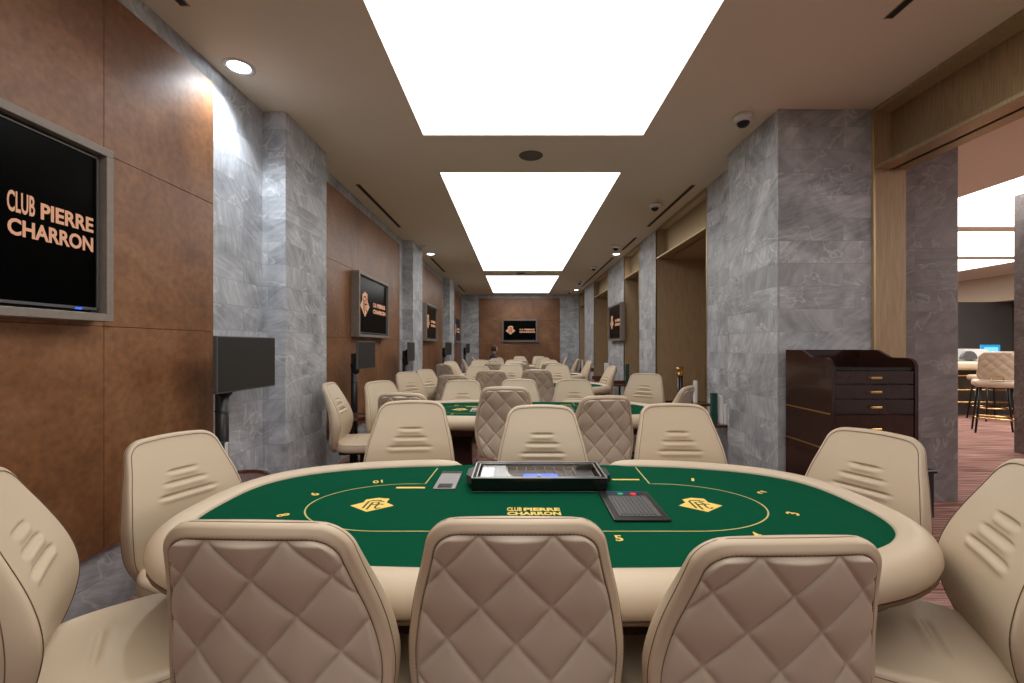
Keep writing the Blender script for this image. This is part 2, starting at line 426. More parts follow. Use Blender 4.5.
# ------------------------------------------------------------------ ceiling fittings
def downlight(x, y, label, r=.085, w=None):
    t = tag(empty('downlight', (x, y, CEIL)), label, 'downlight', 'recessed downlights')
    bm = bmesh.new(); lathe(bm, [(r * .80, .0), (r, -.010), (r * 1.22, -.006), (r * 1.25, 0)], n=32)
    mesh_obj('trim_ring', bm, M['rim_white'], t, True)
    bm = bmesh.new(); acyl(bm, 0, 0, -.006, -.001, r * .82, n=32)
    mesh_obj('lens', bm, M['lamp'], t)
    l = bpy.data.lights.new('downlight_lamp', 'SPOT'); l.energy = w or DOWN_W; l.color = (.86, .93, 1.0)
    l.spot_size = radians(125); l.spot_blend = .7; l.shadow_soft_size = .07
    lo = bpy.data.objects.new('lamp', l); lo.location = (0, 0, -.03); link(lo, t)
downlight(-1.97, 3.19, 'bright recessed downlight above the left marble wall, nearest one', w=85)
downlight(-1.86, 9.68, 'small recessed downlight on the left of the ceiling, beyond the second pilaster')
downlight(2.14, 9.68, 'small recessed downlight on the right of the ceiling, by the wall screen')
downlight(2.10, 15.9, 'farthest small recessed downlight on the right of the ceiling')
downlight(2.75, 2.42, 'recessed downlight washing the brass header of the wide right opening', r=.05, w=16)

def dome(x, y, label):
    t = tag(empty('dome_camera', (x, y, CEIL)), label, 'security camera', 'dome cameras along the right of the ceiling')
    bm = bmesh.new(); lathe(bm, [(0, 0), (.075, 0), (.078, -.03), (.070, -.052), (.052, -.062), (0.05, -.055)], n=28)
    mesh_obj('housing', bm, M['white'], t, True)
    bm = bmesh.new(); lathe(bm, [(.052, -.058), (.048, -.078), (.032, -.094), (.012, -.101), (0, -.102)], n=24)
    mesh_obj('dome', bm, M['black_gloss'], t, True)
for k, (x, y) in enumerate([(1.945, 3.87), (1.92, 6.27), (1.945, 8.87), (1.92, 11.25), (1.91, 13.8), (1.90, 16.2)]):
    dome(x, y, ['white dome camera on the ceiling in front of the right marble pillar, nearest one', 'white dome camera on the ceiling before the tall brass doorway, second from the front',
                'third dome camera from the front, above the narrow brass doorway', 'fourth dome camera from the front, on the right of the ceiling',
                'fifth dome camera from the front, small on the ceiling', 'farthest dome camera, beside the end wall'][k])
def slot(x, y0, y1, label):
    bm = bmesh.new(); abox(bm, -.028, .028, y0, y1, -.004, .002, 1); abox(bm, -.022, .022, y0 + .01, y1 - .01, -.0055, 0, 0)
    o = mesh_obj('air_slot', bm, [M['slot'], M['bronze']], None, loc=(x, 0, CEIL)); tag(o, label, 'air vent', 'black linear air slots in the ceiling')
slot(-1.93, .6, 2.62, 'black linear air slot at the top left of the ceiling, nearest on the left')
slot(-1.95, 5.5, 7.5, 'black linear air slot above the left leather panel with the second screen')
slot(-1.93, 10.1, 12.0, 'black linear air slot left of the middle light field, beyond the left downlight')
slot(-1.91, 14.6, 16.5, 'farthest black linear air slot on the left of the ceiling')
slot(2.24, .9, 2.72, 'black linear air slot at the top right of the ceiling, nearest on the right')
slot(2.17, 5.53, 7.46, 'black linear air slot in front of the tall brass doorway on the right')
slot(2.17, 8.2, 9.28, 'short black air slot on the right, before the right downlight')
slot(2.15, 10.04, 15.0, 'long black air slot on the far right of the ceiling')
for k, (x, y) in enumerate([(.145, 4.68), (.10, 12.25)]):
    bm = bmesh.new(); lathe(bm, [(0, -.004), (.10, -.004), (.115, -.008), (.125, 0), (0, 0)], n=36)
    o = mesh_obj('ceiling_speaker', bm, M['speaker_grey'], None, True, (x, y, CEIL))
    tag(o, ['round grey speaker grille between the first and second light fields', 'small round speaker grille between the second and third light fields'][k], 'speaker', 'ceiling speakers')
bm = bmesh.new(); lathe(bm, [(0, 0), (.05, 0), (.05, -.02), (.03, -.045), (0, -.05)], n=20)
tag(mesh_obj('smoke_detector', bm, M['white'], None, True, (-1.85, 8.9, CEIL)), 'small pale detector on the ceiling next to the left downlight', 'smoke detector')

# ------------------------------------------------------------------ logo
LOGO = [(-.5, -.05), (-.27, .16), (-.27, .36), (-.02, .48), (.27, .42), (.27, .16), (.5, -.05), (0, -.44)]
STROKES = [[(-.16, -.22), (-.16, .22), (-.10, .29), (.12, .29)], [(-.05, -.30), (-.05, .17), (.08, .17), (.11, .10), (.08, .02), (-.05, .02)],
           [(.20, .22), (.08, .24)], [(.24, .02), (.14, .05), (.10, -.05), (.10, -.18), (.16, -.24), (.22, -.18)]]
def logo_bm(size, z=0, strokes=False, w=.045):
    bm = bmesh.new()
    if not strokes: bm.faces.new([bm.verts.new((x * size, y * size, z)) for x, y in LOGO])
    else:
        for s in STROKES: ribbon(bm, [(x * size, y * size) for x, y in s], w * size, z)
    return bm

# ------------------------------------------------------------------ wall screens
def television(loc, rz, label, text_only=False):
    """front faces local -y, centred on loc"""
    t = tag(empty('wall_screen', loc, rz), label, 'television', 'framed screens on the walls')
    W, H, D = .67, .425, .105
    bm = bmesh.new(); fw = .038
    def frame(bm, W, H, fw, y0, y1, mi):
        for (x0, x1, z0, z1) in ((-W, W, H - fw, H), (-W, W, -H, -H + fw), (-W, -W + fw, -H + fw, H - fw), (W - fw, W, -H + fw, H - fw)):
            abox(bm, x0, x1, y0, y1, z0, z1, mi, .002, 1)
    frame(bm, W, H, fw, -D, 0, 0)
    mesh_obj('frame', bm, M['tvframe'], t)
    bm = bmesh.new(); abox(bm, -W + fw, W - fw, -.022, 0, -H + fw, H - fw); mesh_obj('backing_board', bm, M['tvside'], t)
    sw, sh = .618, .372
    bm = bmesh.new(); abox(bm, -sw, sw, -.070, -.022, -sh, sh, 0, .003, 1); scr = mesh_obj('screen', bm, M['tvscreen'], t)
    bm = bmesh.new()
    b = .007
    for (x0, x1, z0, z1) in ((-sw, sw, sh - b, sh), (-sw, sw, -sh, -sh + b * 1.8), (-sw, -sw + b, -sh, sh), (sw - b, sw, -sh, sh)):
        abox(bm, x0, x1, -.076, -.069, z0, z1)
    mesh_obj('bezel', bm, M['dark_grey'], scr)
    bm = bmesh.new(); abox(bm, sw - .115, sw - .085, -.078, -.07, -sh - .001, -sh + .007); mesh_obj('status_light', bm, M['bluelight'], scr)
    def put(me, x, z):
        o = bpy.data.objects.new('lettering', me); me.materials.clear(); me.materials.append(M['tvtext'])
        o.location = (x, -.0712, z); o.rotation_euler = (radians(90), 0, 0); link(o, scr)
    if text_only:
        for args, x, z in TXT1: put(args, x, z)
    else:
        for args, x, z in TXT2: put(args, x, z)
    for st in (False, True):
        if text_only: break
        bm = logo_bm(.37, 0, st)
        o = mesh_obj('emblem_lines' if st else 'emblem', bm, M['tvscreen'] if st else M['tvtext'], scr)
        o.location = (-.355, -.0712 - (.0006 if st else 0), .01); o.rotation_euler = (radians(90), 0, 0)
    return t
def fit(me, width, height):
    xs_ = [v.co.x for v in me.vertices]; ys_ = [v.co.y for v in me.vertices]
    sx, sy = width / (max(xs_) - min(xs_)), height / (max(ys_) - min(ys_)); cx = (max(xs_) + min(xs_)) / 2; cy = (max(ys_) + min(ys_)) / 2
    for v in me.vertices: v.co.x = (v.co.x - cx) * sx; v.co.y = (v.co.y - cy) * sy
    return me
def T(s, w, h, bold=.006): return fit(text_mesh('lettering', s, .1, bold), w, h)
TXT1 = [(T('CLUB', .105, .088, .002), .280, .045), (T('PIERRE', .240, .070, .003), .476, .036), (T('CHARRON', .366, .070, .003), .412, -.058)]
TXT2 = [(T('CLUB', .15, .062, .004), .06, .040), (T('PIERRE', .40, .062, .006), .37, .040), (T('CHARRON', .60, .062, .006), .285, -.052)]
TZ = 1.945
R90 = radians(90)
television((LX + .03, 1.58, TZ), R90, 'largest wall screen, nearest on the left leather wall, showing only copper club lettering', True)
television((LX + .03, 6.42, TZ), R90, 'second wall screen on the left, emblem and copper lettering, past the first pilaster')
television((LX + .03, 10.72, TZ), R90, 'third wall screen on the left, between the second and third pilasters')
television((LX + .03, 15.4, TZ), R90, 'farthest wall screen on the left, a thin sliver beyond the last pilaster')
television((.105, 17.32, 1.99), 0, 'wall screen in the middle of the end wall, seen straight on')
television((RX, 10.5, TZ), -R90, 'wall screen hanging on the right marble wall between two brass doorways')

# ------------------------------------------------------------------ poker chair
TOPZ = 1.02
def chair_parts():
    Z0, Z1 = .36, TOPZ
    def prof(z, P):                      # smooth curve through the listed points
        k = 0
        while k < len(P) - 2 and z > P[k + 1][0]: k += 1
        (x0, y0), (x1, y1) = P[k], P[k + 1]; h = x1 - x0
        def slope(i):
            if i == 0: return (P[1][1] - P[0][1]) / (P[1][0] - P[0][0])
            if i == len(P) - 1: return (P[-1][1] - P[-2][1]) / (P[-1][0] - P[-2][0])
            return (P[i + 1][1] - P[i - 1][1]) / (P[i + 1][0] - P[i - 1][0])
        t_ = max(0, min(1, (z - x0) / h)); a, b = slope(k) * h, slope(k + 1) * h
        return (2 * t_**3 - 3 * t_**2 + 1) * y0 + (t_**3 - 2 * t_**2 + t_) * a + (-2 * t_**3 + 3 * t_**2) * y1 + (t_**3 - t_**2) * b
    def half(z, inset=0.0):
        pts = [(.36, .160), (.42, .205), (.50, .245), (.58, .262), (.66, .267), (.74, .258), (.82, .243), (.90, .223), (1.02, .196)]
        w = prof(z, pts)
        r = .052
        if z > Z1 - r: w -= r - sqrt(max(0, r * r - (z - (Z1 - r)) ** 2))
        r0 = .07
        if z < Z0 + r0: w -= r0 - sqrt(max(0, r0 * r0 - ((Z0 + r0) - z) ** 2))
        return max(w, .02)
    PF = [(.36, -.235), (.45, -.215), (.55, -.185), (.64, -.175), (.74, -.195), (.85, -.240), (.95, -.290), (1.02, -.325)]
    PB = [(.36, -.270), (.45, -.285), (.55, -.285), (.64, -.285), (.74, -.295), (.85, -.322), (.95, -.352), (1.02, -.370)]
    NV, NU = 130, 48
    vs = []
    for i in range(NV + 1):
        t_ = i / NV
        vs.append(t_ - .055 * sin(2 * pi * t_))           # finer rows at both ends
    # inset grid: scaled copy of the outline
    RIM = .018
    def grid_pt(s, v, border=0.0):
        zi = Z0 + RIM + border + v * (Z1 - Z0 - 2 * RIM - 2.4 * border)
        zz = Z0 + v * (Z1 - Z0)
        w = half(zz) - RIM - border * .75
        return s * max(w, .01), zi + .005 * (1 - s * s) * v ** 4
    def fy(x, z):
        y = prof(z, PF) + .30 * x * x * (1 if z < .9 else 1)
        tuck = 0
        for z0, hw in ((.862, .055), (.812, .085), (.762, .115)):
            win = 1 / (1 + math.exp((abs(x) - hw) / .007))
            tuck -= .0180 * math.exp(-((z - z0) / .0042) ** 2) * win
            tuck += .0085 * math.exp(-((z - z0 + .017) / .011) ** 2) * win
        return y + tuck
    def fb(x, z): return prof(z, PB) + .78 * x * x
    def build_grid(bm, fn, border=0.0, nu=NU, rows=vs):
        g = []
        for v in rows:
            row = []
            for j in range(nu + 1):
                s = -1 + 2 * j / nu
                x, z = grid_pt(s, v, border)
                row.append(bm.verts.new((x, fn(x, z, s, v), z)))
            g.append(row)
        for a, b in zip(g, g[1:]):
            for j in range(nu): bm.faces.new((a[j], a[j + 1], b[j + 1], b[j]))
        return g
    def loop_of(g):
        return g[0][:] + [r[-1] for r in g[1:]] + g[-1][-2::-1] + [r[0] for r in g[-2:0:-1]]
    from mathutils import Vector
    # --- backrest body
    bm = bmesh.new()
    g = build_grid(bm, lambda x, z, s, v: fy(x, z))
    L0 = loop_of(g); N = len(L0)
    ctr = [v.co.copy() for v in L0]
    nrm = []
    for i in range(N):
        t_ = ctr[(i + 2) % N] - ctr[i - 2]; nn = Vector((t_.z, 0, -t_.x)); nn.normalize(); nrm.append(nn)
    prev = L0; rims = []
    K = 8
    back_pts = [(c.x, fb(c.x, c.z), c.z) for c in ctr]
    for k in range(1, K + 1):
        th = pi * k / K
        ring = []
        for i in range(N):
            yf, yb = ctr[i].y, back_pts[i][1]
            e = max(-1, min(1, cos(th)))
            e = math.copysign(abs(e) ** .75, e); o_ = sin(th) ** .6 if k < K else 0
            y = (yf + yb) / 2 + (yf - yb) / 2 * e
            p = Vector((ctr[i].x, y, ctr[i].z)) + nrm[i] * RIM * o_
            ring.append(bm.verts.new(p))
        for i in range(N): bm.faces.new((prev[i], prev[(i + 1) % N], ring[(i + 1) % N], ring[i]))
        rims.append(ring); prev = ring
    # border band on the rear, up to the quilted insert
    BRD = .008
    gi = []
    bmb = bmesh.new(); gb = build_grid(bmb, lambda x, z, s, v: fb(x, z), BRD); lb = [v.co.copy() for v in loop_of(gb)]; bmb.free()
    ring = [bm.verts.new(p) for p in lb]
    mid = [bm.verts.new((Vector((ctr[i].x, back_pts[i][1], ctr[i].z)) + lb[i]) / 2 + Vector((0, -.004, 0))) for i in range(N)]
    for i in range(N):
        j = (i + 1) % N
        bm.faces.new((prev[i], prev[j], mid[j], mid[i])); bm.faces.new((mid[i], mid[j], ring[j], ring[i]))
    ring2 = [bm.verts.new(p + Vector((0, .006, 0))) for p in lb]
    for i in range(N): j = (i + 1) % N; bm.faces.new((ring[i], ring[j], ring2[j], ring2[i]))
    body = bm
    # --- quilted insert
    def quilt(x, z, s, v):
        a = (x / .162 + (z - .900) / .188); b_ = (x / .162 - (z - .900) / .188)
        da = abs(a - round(a)); db = abs(b_ - round(b_))
        h = .0075 * (1 - math.exp(-da / .035)) * (1 - math.exp(-db / .035)) + .008 * sin(pi * min(da * 2, 1) / 2) * sin(pi * min(db * 2, 1) / 2)
        edge = min(1, (1 - abs(s)) / .03, (1 - v) / .02, v / .02)
        return fb(x, z) - .001 - h * max(0, edge)
    q = bmesh.new()
    qrows = [i / 150 - .045 * sin(2 * pi * i / 150) for i in range(151)]
    build_grid(q, quilt, BRD, 108, qrows)
    # --- seams
    pp = bmesh.new()
    tube(pp, [c + Vector((0, .001, 0)) + n_ * .003 for c, n_ in zip(ctr, nrm)][::2], .0013, 5, True)
    tube(pp, [p + Vector((0, -.0005, 0)) for p in lb][::2], .0018, 5, True)
    tube(pp, [v.co.copy() for v in []] or [Vector((ctr[i].x, back_pts[i][1] + .020, ctr[i].z)) + nrm[i] * (RIM - .0004) for i in range(0, N, 2)], .0013, 5, True)
    # --- stitches just outside the quilted insert and along the quilting seams
    st = bmesh.new()
    from mathutils import Matrix
    def dash(p, d, y=-.0016):
        d = d.normalized() * .0032; w = Vector((d.z, 0, -d.x)).normalized() * .0007
        vs_ = [st.verts.new(p + a_ + Vector((0, y, 0))) for a_ in (-d - w, d - w, d + w, -d + w)]
        st.faces.new(vs_)
    midv = [(Vector((ctr[i].x, back_pts[i][1], ctr[i].z)) * .3 + lb[i] * .7) for i in range(N)]
    acc = 0
    for i in range(N):
        a, b_ = midv[i], midv[(i + 1) % N]; Ls = (b_ - a).length
        while acc < Ls:
            dash(a + (b_ - a) * (acc / Ls), b_ - a, -.0042); acc += .0095
        acc -= Ls
    # --- seat
    sb = bmesh.new(); NS = 84
    def seat_pt(s, t_):
        # superelliptic plan: width .50, from y=-.24 to .27
        y = -.235 + (t_ * .5 + .5) * .50
        a = abs(t_); w = .245 * (1 - a ** 5 * .30) * (1 - .06 * (t_ < 0) * -t_)
        x = s * w; y += (.02 if t_ > 0 else -.0) * 0 + -.03 * abs(s) ** 4 * t_
        return x, y
    def seat_z(x, y, s, t_):
        z = .462 + .010 * (1 - s * s) * (1 - t_ * t_)
        z += .02 * (1 if y < -.1 else 0) * ((-.1 - y) / .14) ** 2
        z += .012 * s ** 4
        win = 1 / (1 + math.exp((abs(x) - .09) / .010))
        z -= .016 * math.exp(-((y + .085) / .009) ** 2) * win
        z += .006 * math.exp(-((y + .060) / .016) ** 2) * win
        z -= .05 * max(0, t_ - .6) ** 2
        return z
    g = []
    for i in range(NS + 1):
        t_ = sin(pi / 2 * (-1 + 2 * i / NS)); row = []
        for j in range(NS + 1):
            s = sin(pi / 2 * (-1 + 2 * j / NS)); x, y = seat_pt(s, t_)
            row.append(sb.verts.new((x, y, seat_z(x, y, s, t_))))
        g.append(row)
    for a, b_ in zip(g, g[1:]):
        for j in range(NS): sb.faces.new((a[j], a[j + 1], b_[j + 1], b_[j]))
    L0s = loop_of(g); Ns = len(L0s); c0 = [v.co.copy() for v in L0s]; nr = []
    for i in range(Ns):
        t_ = c0[(i + 1) % Ns] - c0[i - 1]; nn = Vector((t_.y, -t_.x, 0)); nn.normalize(); nr.append(nn)
    prev = L0s
    for k in range(1, 8):
        th = pi * k / 7; e = cos(th); o_ = sin(th)
        ring = [sb.verts.new(Vector((c0[i].x, c0[i].y, 0)) + nr[i] * .026 * o_ ** .7 + Vector((0, 0, c0[i].z - .045 + .045 * math.copysign(abs(e) ** .7, e)))) for i in range(Ns)]
        for i in range(Ns): sb.faces.new((prev[i], prev[(i + 1) % Ns], ring[(i + 1) % Ns], ring[i]))
        prev = ring
    sb.faces.new(prev)
    sp = bmesh.new()
    tube(sp, [c0[i] + nr[i] * .0235 + Vector((0, 0, -.020)) for i in range(0, Ns, 2)], .0013, 5, True)
    # --- base
    co = bmesh.new(); acyl(co, 0, 0, .10, .385, .025, .025, 20); acyl(co, 0, 0, .26, .385, .034, .034, 20)
    abox(co, -.10, .10, -.21, .14, .355, .380, 0, .004, 1)
    ba = bmesh.new(); lathe(ba, [(0, .125), (.04, .125), (.045, .08), (0, .075)], n=20)
    for k in range(5):
        a = 2 * pi * k / 5 + pi / 2; d = Vector((cos(a), sin(a), 0))
        tube(ba, [d * .03 + Vector((0, 0, .105)), d * .18 + Vector((0, 0, .088)), d * .285 + Vector((0, 0, .066))], [.022, .017, .012], 8)
    cs = []
    for k in range(5):
        a = 2 * pi * k / 5 + pi / 2; d = Vector((cos(a), sin(a), 0)); cb = bmesh.new()
        for sgn in (-1, 1):
            res = bmesh.ops.create_cone(cb, cap_ends=True, segments=16, radius1=.026, radius2=.026, depth=.016)
            R_ = Matrix.Rotation(pi / 2, 4, 'X')
            for v in res['verts']: v.co = R_ @ v.co + Vector((0, sgn * .012, 0))
        R2 = Matrix.Rotation(a + .6, 4, 'Z')
        for v in cb.verts: v.co = R2 @ v.co + d * .28 + Vector((0, 0, .027))
        acyl(cb, d.x * .28, d.y * .28, .03, .066, .006, .006, 8)
        cs.append(cb)
    return body, q, pp, st, sb, sp, co, ba, cs
def make_chair():
    body, q, pp, st, sb, sp, co, ba, cs = chair_parts()
    r = empty('poker_chair')
    b = mesh_obj('backrest', body, M['leather'], r, True)
    mesh_obj('quilted_panel', q, M['leather_back'], b, True)
    mesh_obj('seam_piping', pp, M['piping'], b, True)
    mesh_obj('stitching', st, M['thread'], b)
    s = mesh_obj('seat', sb, M['leather'], r, True)
    mesh_obj('seam_piping', sp, M['piping'], s, True)
    mesh_obj('column', co, M['black_metal'], r)
    f = mesh_obj('star_base', ba, M['black_metal'], r, True)
    for c in cs: mesh_obj('caster', c, M['black'], f)
    return r
CH = make_chair(); first = [True]
def chair(pxx, pyy, Y, f, label, reach=.355):
    """the middle of the backrest's top edge is seen at photo position (pxx, pyy) at depth Y; f is where the sitter would look"""
    X, Yt, Zt = px(pxx, pyy, Y)
    L = math.hypot(*f); fx, fyy = f[0] / L, f[1] / L
    o = CH if first[0] else copy_tree(CH); first[0] = False
    o.location = (X + fx * reach, Yt + fyy * reach, 0)
    o.rotation_euler = (0, 0, math.atan2(-fx, fyy))
    lift = max(-.05, min(.045, Zt - TOPZ))
    for ch in o.children:
        if ch.name.split('.')[0] in ('backrest', 'seat'): ch.location.z = lift
    tag(o, label, 'chair', 'cream leather poker chairs')
    return o
# first table
chair(246, 526, .92, (0.03, 1), 'cream poker chair seen from behind, diamond-quilted back, left of the three in front')
chair(516, 522, .98, (0, 1), 'cream poker chair seen from behind, quilted back, middle of the three in front')
chair(799, 542, .915, (-.03, 1), 'cream poker chair seen from behind, quilted back, right of the three in front')
o = chair(0, 470, 1.25, (.80, .60), 'cream poker chair cut by the lower left corner, turned to the nearest table'); o.location = (-1.19, 1.40, 0)
for ch in o.children: 
    if ch.name.split('.')[0] in ('backrest', 'seat'): ch.location.z = 0.03
chair(168, 436, 2.20, (.93, -.37), 'cream poker chair with three tucks, at the left end of the nearest table')
chair(413, 400.5, 2.85, (.10, -1), 'cream poker chair facing us behind the nearest table, left of the chip tray')
chair(541, 405, 2.75, (0, -1), 'cream dealer chair facing us directly behind the black chip tray')
chair(672, 403.5, 2.78, (-.04, -1), 'cream poker chair facing us behind the nearest table, right of the chip tray')
chair(878, 431, 2.20, (-.90, -.42), 'cream poker chair at the right end of the nearest table, before the cabinet')
o = chair(1010, 470, 1.3, (-.89, .46), 'cream poker chair cut by the right edge, its seat and tucked backrest showing'); o.location = (1.22, 1.43, 0)
for ch in o.children:
    if ch.name.split('.')[0] in ('backrest', 'seat'): ch.location.z = 0.03
# second table
T2 = 'at the second table'
chair(400, 393, 3.60, (.15, 1), 'quilted-back poker chair at the second table, mostly hidden behind a front-facing chair')
chair(505, 387, 3.72, (.02, 1), 'quilted-back poker chair on the near side of the second table, left of centre')
chair(607, 396, 3.50, (-.12, 1), 'quilted-back poker chair, right one on the near side of the second table')
chair(326, 383, 4.38, (.98, .12), 'cream poker chair in profile at the second table, by the first pilaster')
chair(377, 381, 5.00, (.85, -.52), 'cream poker chair at the left end of the second table, right of the profile one')
chair(463, 380, 5.40, (.05, -1), 'cream poker chair on the far side of the second table, leftmost there')
chair(519, 379, 5.35, (0, -1), 'cream poker chair, far side of second table, half covered by a quilted back')
chair(573, 379, 5.35, (0, -1), 'cream poker chair on the far side of the second table, rightmost there')
chair(647, 373.5, 5.75, (-.55, -.85), 'cream poker chair facing us past the second table, before the tall brass doorway')
chair(685, 386, 4.3, (-.82, .57), 'cream poker chair seen edge-on at the right end of the second table', .30)
# third table
chair(452, 375, 5.95, (.1, 1), 'quilted-back poker chair on the near side of the third table, left one')
chair(491, 370.5, 6.3, (0, 1), 'quilted-back poker chair on the near side of the third table, middle one')
chair(537, 368.5, 6.35, (0, 1), 'quilted-back poker chair on the near side of the third table, right one')
chair(405, 372, 6.5, (.8, -.6), 'cream poker chair facing us near the third table, under the third floor-stand monitor')
chair(423, 369.5, 7.35, (.85, -.5), 'cream poker chair at the left end of the third table, partly behind its neighbour')
chair(478, 366, 8.15, (.05, -1), 'cream poker chair on the far side of the third table, left one')
chair(511, 363.5, 8.15, (0, -1), 'cream poker chair on the far side of the third table, middle one with tucks showing')
chair(557, 363.3, 8.1, (0, -1), 'cream poker chair on the far side of the third table, right one with tucks showing')
chair(614, 366, 7.65, (-.97, -.12), 'cream poker chair turned sideways at the right end of the third table')
# fourth table
chair(442, 364, 8.7, (.6, .8), 'quilted-back poker chair at the left near corner of the fourth table')
chair(449, 361.5, 10.2, (.75, -.6), 'cream poker chair at the left far corner of the fourth table')
chair(494, 361, 9.0, (0, 1), 'small quilted-back chair on the near side of the fourth table, left one')
chair(518, 360.5, 9.0, (0, 1), 'small quilted-back chair on the near side of the fourth table, middle one')
chair(552, 360.5, 9.0, (0, 1), 'small quilted-back chair on the near side of the fourth table, right one')
chair(480, 359, 10.85, (0, -1), 'small cream chair on the far side of the fourth table, left one')
chair(514, 358.5, 10.85, (0, -1), 'small cream chair on the far side of the fourth table, middle one')
chair(549, 358, 10.85, (0, -1), 'small cream chair on the far side of the fourth table, right one')
chair(591, 360, 10.2, (-.97, -.1), 'cream poker chair turned sideways at the right end of the fourth table')
# fifth and sixth tables
for base, nm in ((12.65, 'fifth'), (15.35, 'sixth')):
    for (dx, dy, f, w) in ((-.75, -.95, (0, 1), 'near side of the %s table, left'), (0, -.95, (0, 1), 'near side of the %s table, centre'), (.75, -.95, (0, 1), 'near side of the %s table, right'),
                           (-.7, .90, (0, -1), 'far side of the %s table, left'), (0, .90, (0, -1), 'far side of the %s table, centre'), (.7, .90, (0, -1), 'far side of the %s table, right'),
                           (-1.62, -.1, (1, .05), 'left end of the %s table'), (1.62, -.1, (-1, .05), 'right end of the %s table')):
        if nm == 'sixth' and dy > .5 and dx < -.5: continue
        Y = base + dy
        chair(517 + (dx + .09) * 450 / Y, 346 + .37 * 450 / Y, Y, f, 'tiny distant cream chair on the ' + (w % nm) if dy > .5 or dy < -.5 else 'tiny distant cream chair at the ' + (w % nm))

